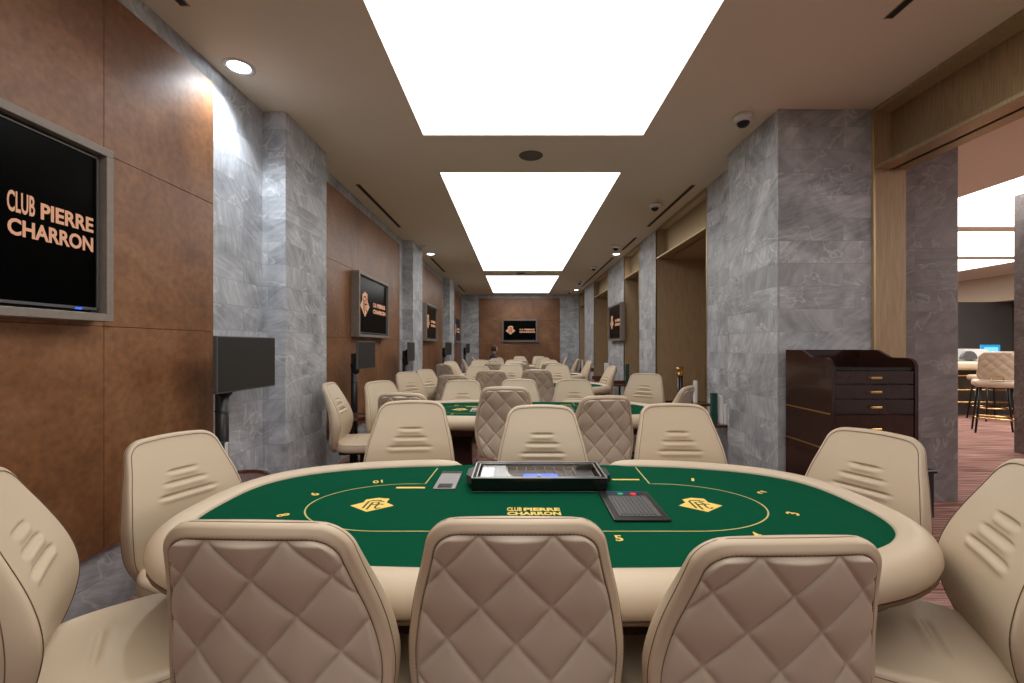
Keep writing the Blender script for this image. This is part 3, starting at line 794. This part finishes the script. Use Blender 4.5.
# ------------------------------------------------------------------ poker table
def superell(a, b, n, N=160):
    out = []
    for i in range(N):
        t_ = 2 * pi * i / N; c_, s_ = cos(t_), sin(t_)
        out.append((a * math.copysign(abs(c_) ** (2 / n), c_), b * math.copysign(abs(s_) ** (2 / n), s_)))
    return out
def resample(pts, N):
    P = pts + [pts[0]]; d = [0]
    for a, b in zip(P, P[1:]): d.append(d[-1] + math.dist(a, b))
    out = []; k = 0
    for i in range(N):
        t_ = d[-1] * i / N
        while d[k + 1] < t_: k += 1
        u = (t_ - d[k]) / (d[k + 1] - d[k]); out.append((P[k][0] + (P[k + 1][0] - P[k][0]) * u, P[k][1] + (P[k + 1][1] - P[k][1]) * u))
    return out
FZ = .76
def make_table():
    r = empty('poker_table')
    A, B, n = 1.28, .565, 3.0
    E = resample(superell(A, B, n, 600), 200)
    # felt
    bm = bmesh.new(); prism(bm, resample(superell(A + .02, B + .02, n, 600), 160), FZ - .03, FZ); felt = mesh_obj('felt_top', bm, M['felt'], r)
    # rail, open at the dealer's place on the far side
    G0, G1 = -.375, .395
    path = []
    idx = [i for i in range(200) if not (E[i][1] > .3 and G0 < E[i][0] < G1)]
    # rotate so that the gap is at the seam
    k0 = next(i for i in range(200) if i in idx and ((i - 1) % 200) not in idx)
    order = [(k0 + i) % 200 for i in range(200) if (k0 + i) % 200 in idx]
    prof = [(0, -.012), (-.003, .004), (.004, .012), (.018, .020), (.038, .024), (.060, .022), (.082, .013), (.102, -.003), (.114, -.025), (.117, -.050), (.109, -.073), (.092, -.086), (.06, -.090), (.02, -.088), (.0, -.08)]
    bm = bmesh.new(); rings = []
    m = len(order)
    for q_, i in enumerate(order):
        p, pa, pb = E[i], E[i - 1], E[(i + 1) % 200]
        tx, ty = pb[0] - pa[0], pb[1] - pa[1]; L = math.hypot(tx, ty); nx, ny = ty / L, -tx / L
        e = min(q_, m - 1 - q_); s = min(1, sqrt(1 - (1 - min(e, 5) / 5) ** 2) * .75 + .25)
        rings.append([bm.verts.new((p[0] + nx * (.055 + (o_ - .055) * s), p[1] + ny * (.055 + (o_ - .055) * s), FZ - .02 + (z_ + .02) * s)) for o_, z_ in prof])
    for a, b in zip(rings, rings[1:]):
        for k in range(len(prof)):
            kk = (k + 1) % len(prof); bm.faces.new((a[k], a[kk], b[kk], b[k]))
    bm.faces.new(rings[0]); bm.faces.new(rings[-1][::-1])
    mesh_obj('padded_rail', bm, M['rail'], r, True)
    # dark seam under the rail and apron
    bm = bmesh.new(); tube(bm, [(x * 1.075, y * 1.165, FZ - .090) for x, y in E[::2]], .007, 6, True)
    mesh_obj('rail_piping', bm, M['piping'], r, True)
    bm = bmesh.new(); prism(bm, resample(superell(A + .03, B + .03, n, 400), 100), FZ - .16, FZ - .03); mesh_obj('apron', bm, M['lacquer'], r)
    for sx in (-.62, .62):
        bm = bmesh.new(); abox(bm, sx - .10, sx + .10, -.24, .24, .05, FZ - .15, 0, .02, 2); abox(bm, sx - .16, sx + .16, -.36, .36, 0, .05, 0, .012, 2)
        mesh_obj('pedestal', bm, M['lacquer'], r)
    # printed lines
    z = FZ + .0010
    bm = bmesh.new()
    cx, cy = -.01, -.02; hw, hd = .912, .267
    loop = []
    for i in range(0, 61):
        t_ = -pi / 2 + pi * i / 60; loop.append((cx + hw - .36 + .36 * cos(t_), cy + hd * sin(t_)))
    right = [(0.0, cy - hd)] + loop + [(.53, cy + hd), (.54, cy + hd + .29)]
    left = [(0.0, cy - hd)] + [(2 * cx - x, y) for x, y in loop] + [(-.51, cy + hd), (-.50, cy + hd + .27)]
    ribbon(bm, right[::1], .006, z); ribbon(bm, left, .006, z)
    mesh_obj('betting_line', bm, M['goldline'], felt)
    bm = bmesh.new(); abox(bm, -.63, -.50, .18, .20, FZ, z + .0005); mesh_obj('gold_plate', bm, M['gold'], felt)
    bm = bmesh.new(); abox(bm, .37, .50, .305, .322, FZ, z + .0005); mesh_obj('gold_plate', bm, M['gold'], felt)
    # numbers
    def put(me, name, x, y, rz, mat=M['gold'], zz=z + .0006, sc=1):
        o = bpy.data.objects.new(name, me); me.materials.clear(); me.materials.append(mat)
        o.location = (x, y, zz); o.rotation_euler = (0, 0, rz); link(o, felt)
    for s, x, y, rz in (('10', -.74, .278, 200), ('9', -.958, .10, 240), ('8', -.969, -.14, 300), ('7', -.70, -.335, 345), ('6', -.26, -.345, 0), ('5', .253, -.345, 0),
                        ('4', .726, -.318, 20), ('3', .965, -.125, 60), ('2', .981, .125, 120), ('1', .755, .31, 160)):
        put(T(s, .012 if s == '1' else .026 * (1.7 if len(s) > 1 else 1), .045, .002), 'seat_number', x, y, radians(rz))
    put(T('CLUB', .058, .040, .003), 'lettering', -.095, -.080, 0); put(T('PIERRE', .142, .034, .004), 'lettering', .012, -.082, 0)
    put(T('CHARRON', .205, .034, .004), 'lettering', -.020, -.125, 0)
    for x in (-.665, .65):
        for st in (False, True):
            o = mesh_obj('emblem_lines' if st else 'emblem', logo_bm(.175, 0, st, .05), M['felt_dark'] if st else M['gold'], felt); o.location = (x, -.03, z + (.0007 if st else .0003))
    return r
def make_tray():
    """glass-topped chip tray of the dealer, origin at the centre of its foot"""
    r = empty('chip_tray'); W, D, H = .295, .135, .062
    bm = bmesh.new(); prism(bm, [(-W, -D), (W, -D), (W, D), (-W, D)], 0, .012)
    for (x0, x1, y0, y1) in ((-W, W, -D, -D + .02), (-W, W, D - .02, D), (-W, -W + .02, -D + .02, D - .02), (W - .02, W, -D + .02, D - .02)): abox(bm, x0, x1, y0, y1, .0, H, 0, .003, 1)
    mesh_obj('case', bm, M['black_gloss'], r)
    bm = bmesh.new()
    for z_, w in ((H - .001, .004), (.003, .003)):
        for (x0, x1, y0, y1) in ((-W - .002, W + .002, -D - .002, -D + w), (-W - .002, W + .002, D - w, D + .002), (-W - .002, -W + w, -D, D), (W - w, W + .002, -D, D)): abox(bm, x0, x1, y0, y1, z_, z_ + .003)
    for (x0, x1, y0, y1) in ((-W + .018, W - .018, -D + .02, -D + .023), (-W + .018, W - .018, D - .023, D - .02), (-W + .018, -W + .022, -D + .02, D - .02), (W - .022, W - .018, -D + .02, D - .02)): abox(bm, x0, x1, y0, y1, H - .004, H + .001)
    mesh_obj('silver_edging', bm, M['silver'], r)
    bm = bmesh.new(); abox(bm, -W + .02, W - .02, -D + .02, D - .02, H - .008, H - .004); mesh_obj('glass_lid', bm, M['glass'], r)
    bm = bmesh.new(); abox(bm, -W + .03, W - .03, -D + .03, D - .03, .012, .03)
    for k in range(9): abox(bm, -.19 + k * .045, -.185 + k * .045, -D + .03, D - .03, .03, .045)
    mesh_obj('tray_well', bm, M['dark_grey'], r)
    bm = bmesh.new(); abox(bm, -.262, -.205, -.095, .075, .03, .050, 0, .002, 1); mesh_obj('card_pack', bm, M['paper'], r)
    bm = bmesh.new(); abox(bm, -.07, .09, -.09, -.02, .03, .048, 0, .006, 2); mesh_obj('blue_lamp', bm, M['bluelight'], r)
    bm = bmesh.new(); acyl(bm, 0, 0, H, H + .006, .009, .007, 16)
    for v in bm.verts: v.co.y -= D - .032
    mesh_obj('lock', bm, M['silver'], r, True)
    for sx in (-1, 1):
        bm = bmesh.new(); prism(bm, [(sx * (W + .002), -.09), (sx * (W + .032), -.05), (sx * (W + .032), .05), (sx * (W + .002), .09)], .02, H - .008); mesh_obj('side_grip', bm, M['black'], r)
    return r
def make_keypad():
    r = empty('card_shuffler'); W, D = .105, .16
    bm = bmesh.new(); abox(bm, -W, W, -D, D, 0, .010, 0, .004, 2); mesh_obj('surround', bm, M['black'], r)
    bm = bmesh.new(); abox(bm, -W + .025, W - .025, -D + .03, D - .07, .009, .013, 0, .002, 1)
    for k in range(9): abox(bm, -W + .035 + k * .0155, -W + .043 + k * .0155, -D + .04, D - .08, .013, .0155)
    mesh_obj('lid', bm, M['dark_grey'], r)
    bm = bmesh.new(); acyl(bm, .035, D - .045, .009, .014, .012, n=16); mesh_obj('red_button', bm, M['redlight'], r)
    bm = bmesh.new(); acyl(bm, -.02, D - .045, .009, .014, .012, n=16); mesh_obj('green_button', bm, M['greenlight'], r)
    bm = bmesh.new(); abox(bm, -.07, .075, D - .020, D - .015, .009, .012); mesh_obj('display', bm, M['lcd_dim'], r)
    return r
def make_slot():
    r = empty('drop_slot')
    bm = bmesh.new(); abox(bm, -.050, .050, -.135, .135, 0, .006, 0, .002, 1); mesh_obj('plate', bm, M['steel'], r)
    bm = bmesh.new(); abox(bm, -.032, .032, -.128, -.075, .005, .009, 0, .003, 2); abox(bm, -.05, .05, .10, .13, .005, .008); mesh_obj('cutout', bm, M['black'], r)
    return r
TABLES = [(.085, 1.84), (.09, 4.56), (.09, 7.25), (.09, 9.95), (.09, 12.65), (.09, 15.35)]
PT, TR, KP, DS = make_table(), make_tray(), make_keypad(), make_slot()
ordn = ['first', 'second', 'third', 'fourth', 'fifth', 'sixth']
for k, (x, y) in enumerate(TABLES):
    w = ['nearest', 'second', 'third', 'fourth', 'fifth', 'sixth and last'][k]
    for src, (dx, dy, dz), lab, cat, grp in ((PT, (0, 0, 0), '%s green felt poker table with padded cream rail' % w, 'poker table', 'green poker tables down the room'),
                                       (TR, (.012, .255, FZ + .002), 'black glass-lidded chip tray set in the dealer side of the %s table' % w, 'chip tray', None),
                                       (KP, (.372, -.048, FZ + .001), 'black inset card shuffler with red and green buttons on the %s table' % w, 'card shuffler', 'inset card shufflers'),
                                       (DS, (-.41, .30, FZ + .001), ('small grey drop slot plate %s the %s table' % ('left of the chip tray on', w) if k == 0 else 'small grey plate on the left half of the %s table' % w), 'drop slot', 'grey drop slots')):
        if k and src is TR: continue
        if k and src is DS: dx, dy = -.50, -.06
        o = src if k == 0 else copy_tree(src)
        o.location = (x + dx, y + dy, dz); tag(o, lab, cat, grp)

# ------------------------------------------------------------------ monitors on poles (left)
def monitor(x, y, zc, rz, label, w=.34, h=.185):
    t = tag(empty('stand_monitor', (x, y, 0), rz), label, 'monitor', 'monitors on black floor poles')
    # local +x is the screen's facing
    bm = bmesh.new(); abox(bm, .02, .05, -w, w, zc - h, zc + h, 0, .004, 1); s = mesh_obj('display_case', bm, M['dark_grey'], t)
    bm = bmesh.new(); abox(bm, .0495, .052, -w + .008, w - .008, zc - h + .010, zc + h - .008); mesh_obj('screen', bm, M['charcoal'], s)
    bm = bmesh.new(); tube(bm, [(-.045, -.14, .02), (-.045, -.14, zc + .02)], .040, 14); mesh_obj('pole', bm, M['black'], t, True)
    bm = bmesh.new(); tube(bm, [(-.045, -.14, zc - .32), (-.03, -.14, zc - .20), (-.045, -.14, zc - .1)], .048, 14)
    tube(bm, [(-.045, -.14, zc), (-.02, -.08, zc + .03), (.03, 0, zc)], .016, 10); abox(bm, .005, .022, -.06, .06, zc - .06, zc + .06)
    mesh_obj('bracket', bm, M['black_metal'], t)
    bm = bmesh.new(); lathe(bm, [(0, 0), (.17, 0), (.17, .012), (.05, .03), (0, .03)], -.0, -.14, 28); mesh_obj('foot', bm, M['black_metal'], t)
monitor(-1.93, 3.16, 1.28, radians(-2), 'large dark monitor on a black pole before the nearest marble wall', .32)
monitor(-1.88, 5.50, 1.29, radians(-6), 'dark monitor on a pole beside the second wall screen', .24, .165)
monitor(-1.86, 7.75, 1.30, radians(4), 'dark monitor on a pole in front of the second pilaster', .30, .165)
monitor(-1.82, 11.7, 1.33, radians(-8), 'dark monitor on a pole by the third wall screen', .26, .165)
monitor(-1.74, 15.6, 1.32, radians(-6), 'farthest dark monitor on a pole, in the corner by the end wall', .26, .165)

# ------------------------------------------------------------------ service tables with menus along the walls
def service_table(x, y, z, label, round_=True):
    t = tag(empty('side_table', (x, y, 0)), label, 'side table', 'dark wooden side tables')
    bm = bmesh.new()
    if round_: lathe(bm, [(0, z - .03), (.20, z - .03), (.215, z - .015), (.21, z + .012), (.195, z + .012), (.19, z), (0, z)], n=40)
    else:
        abox(bm, -.20, .20, -.20, .20, z - .03, z, 0, .006, 2)
        for (x0, x1, y0, y1) in ((-.2, .2, .185, .2), (.185, .2, -.2, .185)): abox(bm, x0, x1, y0, y1, z, z + .06, 0, .003, 1)
    mesh_obj('table_top', bm, M['wood'], t)
    bm = bmesh.new(); tube(bm, [(0, 0, .01), (0, 0, z - .03)], .022, 14); mesh_obj('stem', bm, M['black_metal'], t, True)
    bm = bmesh.new(); lathe(bm, [(0, 0), (.15, 0), (.15, .01), (.03, .025), (0, .025)], n=28); mesh_obj('foot', bm, M['black_metal'], t)
def card(x, y, z, h, w, th, rz, mat, label, grp, name='menu_card', cat='menu'):
    bm = bmesh.new(); abox(bm, -w / 2, w / 2, -th / 2, th / 2, 0, h, 0, .001, 1)
    o = mesh_obj(name, bm, mat, None, loc=(x, y, z)); o.rotation_euler = (0, 0, rz); tag(o, label, cat, grp)
    return o
service_table(-1.84, 2.92, .53, 'round dark red side table under the large monitor, behind the nearest table')
card(-1.925, 2.90, .53, .25, .09, .022, .5, M['green_card'], 'bottle green menu standing behind the left end chair, beside the monitor pole', 'standing menus')
card(-1.885, 2.92, .53, .245, .02, .02, .5, M['paper'], 'narrow white card edge showing beside the green menu on the left side table', 'standing menus')
service_table(-1.83, 4.98, .62, 'dark wooden side table behind the profile chair, below the second monitor')
service_table(-1.83, 7.3, .62, 'dark wooden side table by the left wall near the third monitor')
service_table(2.13, 4.98, .56, 'square dark wooden side table beside the right marble pillar', False)
card(2.155, 4.93, .56, .325, .055, .06, 0, M['green_card'], 'dark green menu holder standing on the square side table by the pillar', 'standing menus')
card(2.215, 4.90, .56, .30, .035, .06, 0, M['paper'], 'tall white menu standing against the green one by the pillar', 'standing menus')
card(2.25, 4.84, .56, .21, .035, .05, 0, M['paper'], 'short white menu at the right on the square side table by the pillar', 'standing menus')
service_table(2.0, 5.9, .60, 'dark wooden side table hidden behind the edge-on chair', False)
card(2.06, 5.2, .75, .001 + .25, .03, .05, 0, M['paper'], 'white menu just right of the edge-on chair at the second table', 'standing menus')
bm = bmesh.new(); abox(bm, -.14, .14, -.14, .14, .72, .75, 0, .005, 1); abox(bm, -.02, .02, -.02, .02, .01, .72); abox(bm, -.12, .12, -.12, .12, 0, .012)
tag(mesh_obj('menu_stand', bm, M['wood'], None, loc=(2.06, 5.2, 0)), 'small wooden stand carrying the white menu beside the edge-on chair', 'stand')
service_table(2.10, 9.2, .62, 'dark wooden side table before the narrow brass doorway', False)
card(2.20, 8.98, .62, .42, .07, .06, 0, M['green_card'], 'green menu standing left of the doorway behind the chair with the turned front', 'standing menus')
service_table(2.0, 10.6, .62, 'dark wooden side table under the right wall screen', False)
card(2.09, 10.5, .62, .38, .10, .06, 0, M['paper'], 'white menu standing below the right wall screen', 'standing menus')
service_table(1.93, 12.7, .72, 'farthest dark wooden side table on the right', False)
card(1.72, 12.6, .72, .32, .07, .05, 0, M['paper'], 'left of two small distant white menus on the far right', 'standing menus')
card(1.82, 12.55, .72, .30, .05, .05, 0, M['paper'], 'right of two small distant white menus on the far right', 'standing menus')

# stanchions in the tall doorway
for k, (x, y) in enumerate(((2.52, 7.0), (2.60, 7.12))):
    t = tag(empty('stanchion', (x, y, 0)), ['black rope post with gold crown in the tall brass doorway, left of the pair', 'black rope post with gold crown in the tall brass doorway, right of the pair'][k], 'rope post', 'rope posts in the tall doorway')
    bm = bmesh.new(); tube(bm, [(0, 0, .02), (0, 0, .93)], .022, 14); mesh_obj('post', bm, M['black_gloss'], t, True)
    bm = bmesh.new(); lathe(bm, [(0, 0), (.15, 0), (.15, .015), (.03, .04), (0, .04)], n=28); mesh_obj('foot', bm, M['black_gloss'], t)
    bm = bmesh.new(); lathe(bm, [(.02, .93), (.038, .94), (.038, .97), (.025, .985), (.03, 1.02), (.045, 1.05), (.03, 1.07), (0, 1.072)], n=20); mesh_obj('crown', bm, M['brass_polished'], t, True)

# ------------------------------------------------------------------ wooden cabinet on the right
t = tag(empty('cabinet', (2.515, 3.43, 0)), 'dark lacquered wooden dealer cabinet with curved cheeks standing against the marble pillar', 'cabinet')
W = .305; yb, yf = .27, -.27
S = [(yb, .06), (yb, 1.37), (.07, 1.37)] + [(.07 - .06 * (1 - cos(i * pi / 10)) , 1.37 - .055 * (1 - cos(i * pi / 10)) / 2) for i in range(1, 11)] + [(-.20, 1.315)] + [(-.20 - .07 * sin(i * pi / 12), 1.245 + .07 * cos(i * pi / 12)) for i in range(1, 7)] + [(yf, .06)]
for sx in (-1, 1):
    bm = bmesh.new(); prism(bm, S, sx * W, sx * (W - .025), 'x'); sp = mesh_obj('side_cheek', bm, M['lacquer'], t)
    for z in (.92, .663):
        bm = bmesh.new(); abox(bm, sx * W - .003 * (sx < 0) , sx * W + .003 * (sx > 0), yf + .01, yb - .01, z - .006, z + .006); mesh_obj('brass_strip', bm, M['brass_polished'], sp)
bm = bmesh.new(); abox(bm, -W + .025, W - .025, yb - .02, yb, .06, 1.37); mesh_obj('back_panel', bm, M['lacquer'], t)
bm = bmesh.new(); abox(bm, -W + .025, W - .025, yf + .015, yb - .02, 1.225, 1.25, 0, .003, 1); mesh_obj('top_shelf', bm, M['black_gloss'], t)
bm = bmesh.new(); abox(bm, -W + .02, W - .02, yf + .03, yb, 0, .06); mesh_obj('plinth', bm, M['black'], t)
bm = bmesh.new(); abox(bm, -W + .025, W - .025, yf + .03, yb - .02, .06, 1.225); mesh_obj('carcass', bm, M['lacquer'], t)
for z0, z1 in ((1.132, 1.222), (1.027, 1.128), (.917, 1.023), (.72, .913)):
    bm = bmesh.new(); abox(bm, -W + .028, W - .028, yf + .006, yf + .03, z0, z1, 0, .003, 1); d = mesh_obj('drawer', bm, M['lacquer'], t)
    zc = (z0 + z1) / 2
    bm = bmesh.new(); tube(bm, [(-.035, yf + .006, zc), (-.030, yf - .014, zc + .003), (.030, yf - .014, zc + .003), (.035, yf + .006, zc)], .006, 8)
    abox(bm, -.038, .038, yf - .017, yf - .011, zc - .008, zc + .008, 0, .002, 1); mesh_obj('handle', bm, M['brass_polished'], d)
for x0, x1 in ((-W + .028, -.002), (.002, W - .028)):
    bm = bmesh.new(); abox(bm, x0, x1, yf + .006, yf + .03, .08, .716, 0, .003, 1); mesh_obj('door', bm, M['lacquer'], t)

# waste bin between the cabinet and the side-room pillar
t = tag(empty('waste_bin', (3.30, 3.80, 0)), 'black bin showing behind the right end chair, next to the dark pillar', 'waste bin')
bm = bmesh.new(); prism(bm, [(-.10, -.13), (.10, -.13), (.12, .13), (-.12, .13)], 0, .36); mesh_obj('body', bm, M['black'], t)
bm = bmesh.new(); abox(bm, -.125, .125, -.14, .135, .36, .385, 0, .006, 2); mesh_obj('lid', bm, M['black_gloss'], t)

# ------------------------------------------------------------------ side room: bar-height gaming table, stools, machines
t = tag(empty('gaming_table', (9.6, 9.6, 0)), 'bar-height gaming table with padded cream edge in the side room', 'gaming table')
bm = bmesh.new(); abox(bm, -1.3, 1.3, -.75, .75, .92, 1.09, 0, .06, 4); mesh_obj('padded_top', bm, M['rail'], t, True)
bm = bmesh.new(); abox(bm, -1.12, 1.12, -.55, .60, 1.088, 1.10); mesh_obj('felt_field', bm, M['felt'], t)
bm = bmesh.new(); abox(bm, -1.1, 1.1, -.45, .55, 0, .96); mesh_obj('body', bm, M['dark_wall'], t)
for z, y in ((.28, -.62), (.52, -.58), (.80, -.50)):
    bm = bmesh.new(); tube(bm, [(-1.2, y, z), (1.2, y, z)], .018, 10)
    for x in (-1.1, -.4, .4, 1.1): tube(bm, [(x, y, z), (x, -.44, z)], .012, 8)
    mesh_obj('foot_rail', bm, M['brass_polished'], t, True)
def stool(x, y, rz, label):
    t = tag(empty('bar_stool', (x, y, 0), rz), label, 'bar stool', 'quilted bar stools')
    bm = bmesh.new(); NU = 30; NVv = 26
    def P(s, v, off):
        z = .86 + .44 * v; w = .225 - .03 * v - .05 * max(0, v - .85) / .15 - .035 * max(0, .15 - v) / .15; xx = s * w
        q = 0
        if off < 0:
            a = xx / .14 + z / .15; b = xx / .14 - z / .15; q = -.010 * (1 - math.exp(-abs(a - round(a)) / .1)) * (1 - math.exp(-abs(b - round(b)) / .1))
        return (xx, -.20 - .06 * v + .5 * xx * xx + off + q, z)
    g1 = [[bm.verts.new(P(-1 + 2 * j / NU, i / NVv, .03)) for j in range(NU + 1)] for i in range(NVv + 1)]
    g2 = [[bm.verts.new(P(-1 + 2 * j / NU, i / NVv, -.03)) for j in range(NU + 1)] for i in range(NVv + 1)]
    for g in (g1, g2):
        for a, b in zip(g, g[1:]):
            for j in range(NU): bm.faces.new((a[j], a[j + 1], b[j + 1], b[j]))
    def lp(g): return g[0][:] + [r[-1] for r in g[1:]] + g[-1][-2::-1] + [r[0] for r in g[-2:0:-1]]
    A, B = lp(g1), lp(g2)
    for i in range(len(A)): j = (i + 1) % len(A); bm.faces.new((A[i], A[j], B[j], B[i]))
    bk = mesh_obj('backrest', bm, M['leather'], t, True)
    bm = bmesh.new(); tube(bm, [(-.07, -.255, .865), (-.07, -.285, .87), (-.065, -.285, .925), (.065, -.285, .925), (.07, -.285, .87), (.07, -.255, .865)], .009, 8); mesh_obj('handle', bm, M['brass_polished'], bk)
    bm = bmesh.new(); abox(bm, -.25, .25, -.24, .24, .74, .85, 0, .045, 4); mesh_obj('seat', bm, M['leather'], t, True)
    for sx in (-1, 1):
        for sy in (-1, 1):
            bm = bmesh.new(); tube(bm, [(sx * .17, sy * .16, .75), (sx * .235, sy * .22, 0)], [.02, .013], 8); mesh_obj('leg', bm, M['black_metal'], t, True)
    bm = bmesh.new()
    for a, b in (((-.22, -.205), (.22, -.205)), ((-.22, .205), (.22, .205)), ((-.215, -.2), (-.215, .2)), ((.215, -.2), (.215, .2))): tube(bm, [(*a, .24), (*b, .24)], .014, 8)
    mesh_obj('foot_ring', bm, M['brass_polished'], t, True)
stool(7.72, 7.28, radians(-40), 'quilted cream bar stool with brass handle, nearest in the side room')
stool(8.95, 8.5, radians(-10), 'dark-lit bar stool half hidden behind the near stool in the side room')
stool(9.75, 8.45, radians(5), 'cream bar stool farther right at the gaming table in the side room')
stool(10.3, 10.6, radians(180), 'cream bar stool behind the gaming table, only its quilted top showing')
t = tag(empty('chipping_machine', (9.40, 9.35, 1.10)), 'white machine with a black drum on top of the side-room gaming table', 'gaming machine')
bm = bmesh.new(); prism(bm, [(-.3, 0), (.3, 0), (.28, .14), (.12, .24), (-.3, .24)], -.2, .2, 'y'); mesh_obj('body', bm, M['white'], t)
bm = bmesh.new(); prism(bm, [(-.25 + .16 * cos(i * pi / 10), .03 + .17 * sin(i * pi / 10)) for i in range(11)], -.26, -.2, 'y'); mesh_obj('drum', bm, M['dark_grey'], t)
bm = bmesh.new(); abox(bm, -.02, .2, -.215, -.2, .05, .09); mesh_obj('card_slot', bm, M['black'], t)
t = tag(empty('desk_monitor', px(990, 351, 11.4), 0), 'small monitor with a lit blue screen in the side room', 'monitor')
t.location.z = 1.10
bm = bmesh.new(); abox(bm, -.24, .24, -.02, .02, .02, .33, 0, .004, 1); s = mesh_obj('display_case', bm, M['lcd_blue'], t)
bm = bmesh.new(); abox(bm, -.17, .18, -.024, -.019, .08, .27); mesh_obj('window', bm, M['lcd_pale'], s)
bm = bmesh.new(); abox(bm, -.03, .03, -.01, .02, -.02, .03); abox(bm, -.12, .12, -.08, .08, -.02, -.01); mesh_obj('stand', bm, M['black'], t)
t = tag(empty('service_counter', (11.9, 11.45, 0)), 'dark counter under the blue screen in the side room', 'counter')
bm = bmesh.new(); abox(bm, -.9, .9, -.3, .3, 1.04, 1.08, 0, .005, 1); mesh_obj('worktop', bm, M['wood'], t)
bm = bmesh.new(); abox(bm, -.85, .85, -.25, .28, 0, 1.04); mesh_obj('body', bm, M['dark_wall'], t)

# ------------------------------------------------------------------ seated person far down the room
def person(x, y, rz):
    t = tag(empty('person', (x, y, 0), rz), 'person with short dark hair in navy, seated in profile before the end wall', 'person')
    # local +y is where the person looks
    me = bpy.data.meshes.new('body')
    V = [(0, 0, .52), (0, 0.0, .70), (0, .01, .92), (0, 0, 1.06), (0, .02, 1.14), (0, .035, 1.20),   # pelvis .. neck
         (-.17, .0, 1.04), (-.21, .08, .83), (-.16, .30, .80),         # left arm
         (.17, .0, 1.04), (.21, .08, .83), (.14, .32, .86),
         (-.10, .05, .52), (-.12, .42, .54), (-.12, .44, .09), (-.12, .56, .05),
         (.10, .05, .52), (.12, .42, .54), (.12, .44, .09), (.12, .56, .05)]
    Ed = [(0, 1), (1, 2), (2, 3), (3, 4), (4, 5), (3, 6), (6, 7), (7, 8), (3, 9), (9, 10), (10, 11), (0, 12), (12, 13), (13, 14), (14, 15), (0, 16), (16, 17), (17, 18), (18, 19)]
    Rr = [.14, .13, .14, .11, .055, .05, .06, .045, .032, .06, .045, .032, .09, .065, .045, .035, .09, .065, .045, .035]
    me.from_pydata(V, Ed, []); o = bpy.data.objects.new('body', me); link(o, t)
    sm = o.modifiers.new('s', 'SKIN')
    for v, rr in zip(me.skin_vertices[0].data, Rr): v.radius = (rr, rr * .85)
    me.skin_vertices[0].data[0].use_root = True
    sd = o.modifiers.new('d', 'SUBSURF'); sd.levels = 2; sd.render_levels = 2
    me.materials.append(M['navy'])
    # head with face
    bm = bmesh.new(); bmesh.ops.create_uvsphere(bm, u_segments=28, v_segments=20, radius=.1)
    for v in bm.verts:
        c = v.co; c.x *= .78; c.z *= 1.16; c.y *= .98
        if c.z < -.02: c.y += .012; k = 1 - (-.02 - c.z) * 2.2; c.x *= k
        if c.y > .05: c.z *= 1.0; c.y -= .006
        if c.y > .05 and abs(c.x) < .018 and -.045 < c.z < .012: c.y += .022 * (1 - abs(c.x) / .018) * (.3 + .7 * (.012 - c.z) / .057)
        if c.y > .05 and abs(abs(c.x) - .03) < .014 and abs(c.z - .012) < .014: c.y -= .008
        if c.y > .05 and abs(c.z + .062) < .006 and abs(c.x) < .025: c.y -= .004
        v.co.z += 1.30; v.co.y += .05
    acyl(bm, 0, .03, 1.12, 1.24, .048, .046, 16)
    hd = mesh_obj('head', bm, M['skin'], t, True)
    for sx in (-1, 1):
        bm = bmesh.new(); bmesh.ops.create_uvsphere(bm, u_segments=10, v_segments=8, radius=.02)
        for v in bm.verts: v.co = v.co * 1.0; v.co.x = v.co.x * .4 + sx * .079; v.co.y += .045; v.co.z = v.co.z * 1.5 + 1.30
        mesh_obj('ear', bm, M['skin'], hd, True)
        bm = bmesh.new(); bmesh.ops.create_uvsphere(bm, u_segments=10, v_segments=8, radius=.011)
        for v in bm.verts: v.co.x += sx * .03; v.co.y += .132; v.co.z += 1.312
        mesh_obj('eye', bm, M['white'], hd, True)
    bm = bmesh.new(); bmesh.ops.create_uvsphere(bm, u_segments=26, v_segments=18, radius=.112)
    for v in bm.verts: v.co.x *= .86; v.co.z *= 1.15
    bmesh.ops.delete(bm, geom=[v for v in bm.verts if v.co.z < -.065 or (v.co.y > .035 and v.co.z < .062)], context='VERTS')
    for v in bm.verts: v.co.z += 1.312; v.co.y += .042
    mesh_obj('hair', bm, M['hair'], t, True)
    for sx, (hx, hy, hz) in ((-1, (-.15, .36, .80)), (1, (.13, .38, .88))):
        me = bpy.data.meshes.new('hand'); V = [(0, -.05, 0), (0, 0, 0), (0, .05, 0)]; E_ = [(0, 1), (1, 2)]; R_ = [.026, .032, .034]
        for k, (dx, ln) in enumerate(((-.028, .06), (-.01, .075), (.01, .07), (.026, .055))):
            b = len(V); V += [(dx, .075, 0), (dx, .075 + ln * .5, -.006), (dx, .075 + ln, -.022)]; E_ += [(2, b), (b, b + 1), (b + 1, b + 2)]; R_ += [.010, .0085, .007]
        b = len(V); V += [(-sx * .035, .03, -.005), (-sx * .055, .06, -.012)]; E_ += [(1, b), (b, b + 1)]; R_ += [.011, .009]
        me.from_pydata(V, E_, []); o = bpy.data.objects.new('hand', me); link(o, t); o.location = (hx, hy, hz)
        o.modifiers.new('s', 'SKIN')
        for v, rr in zip(me.skin_vertices[0].data, R_): v.radius = (rr, rr * .8)
        me.skin_vertices[0].data[0].use_root = True
        o.modifiers.new('d', 'SUBSURF').levels = 1; me.materials.append(M['skin'])
person(-.73, 13.85, radians(-62))
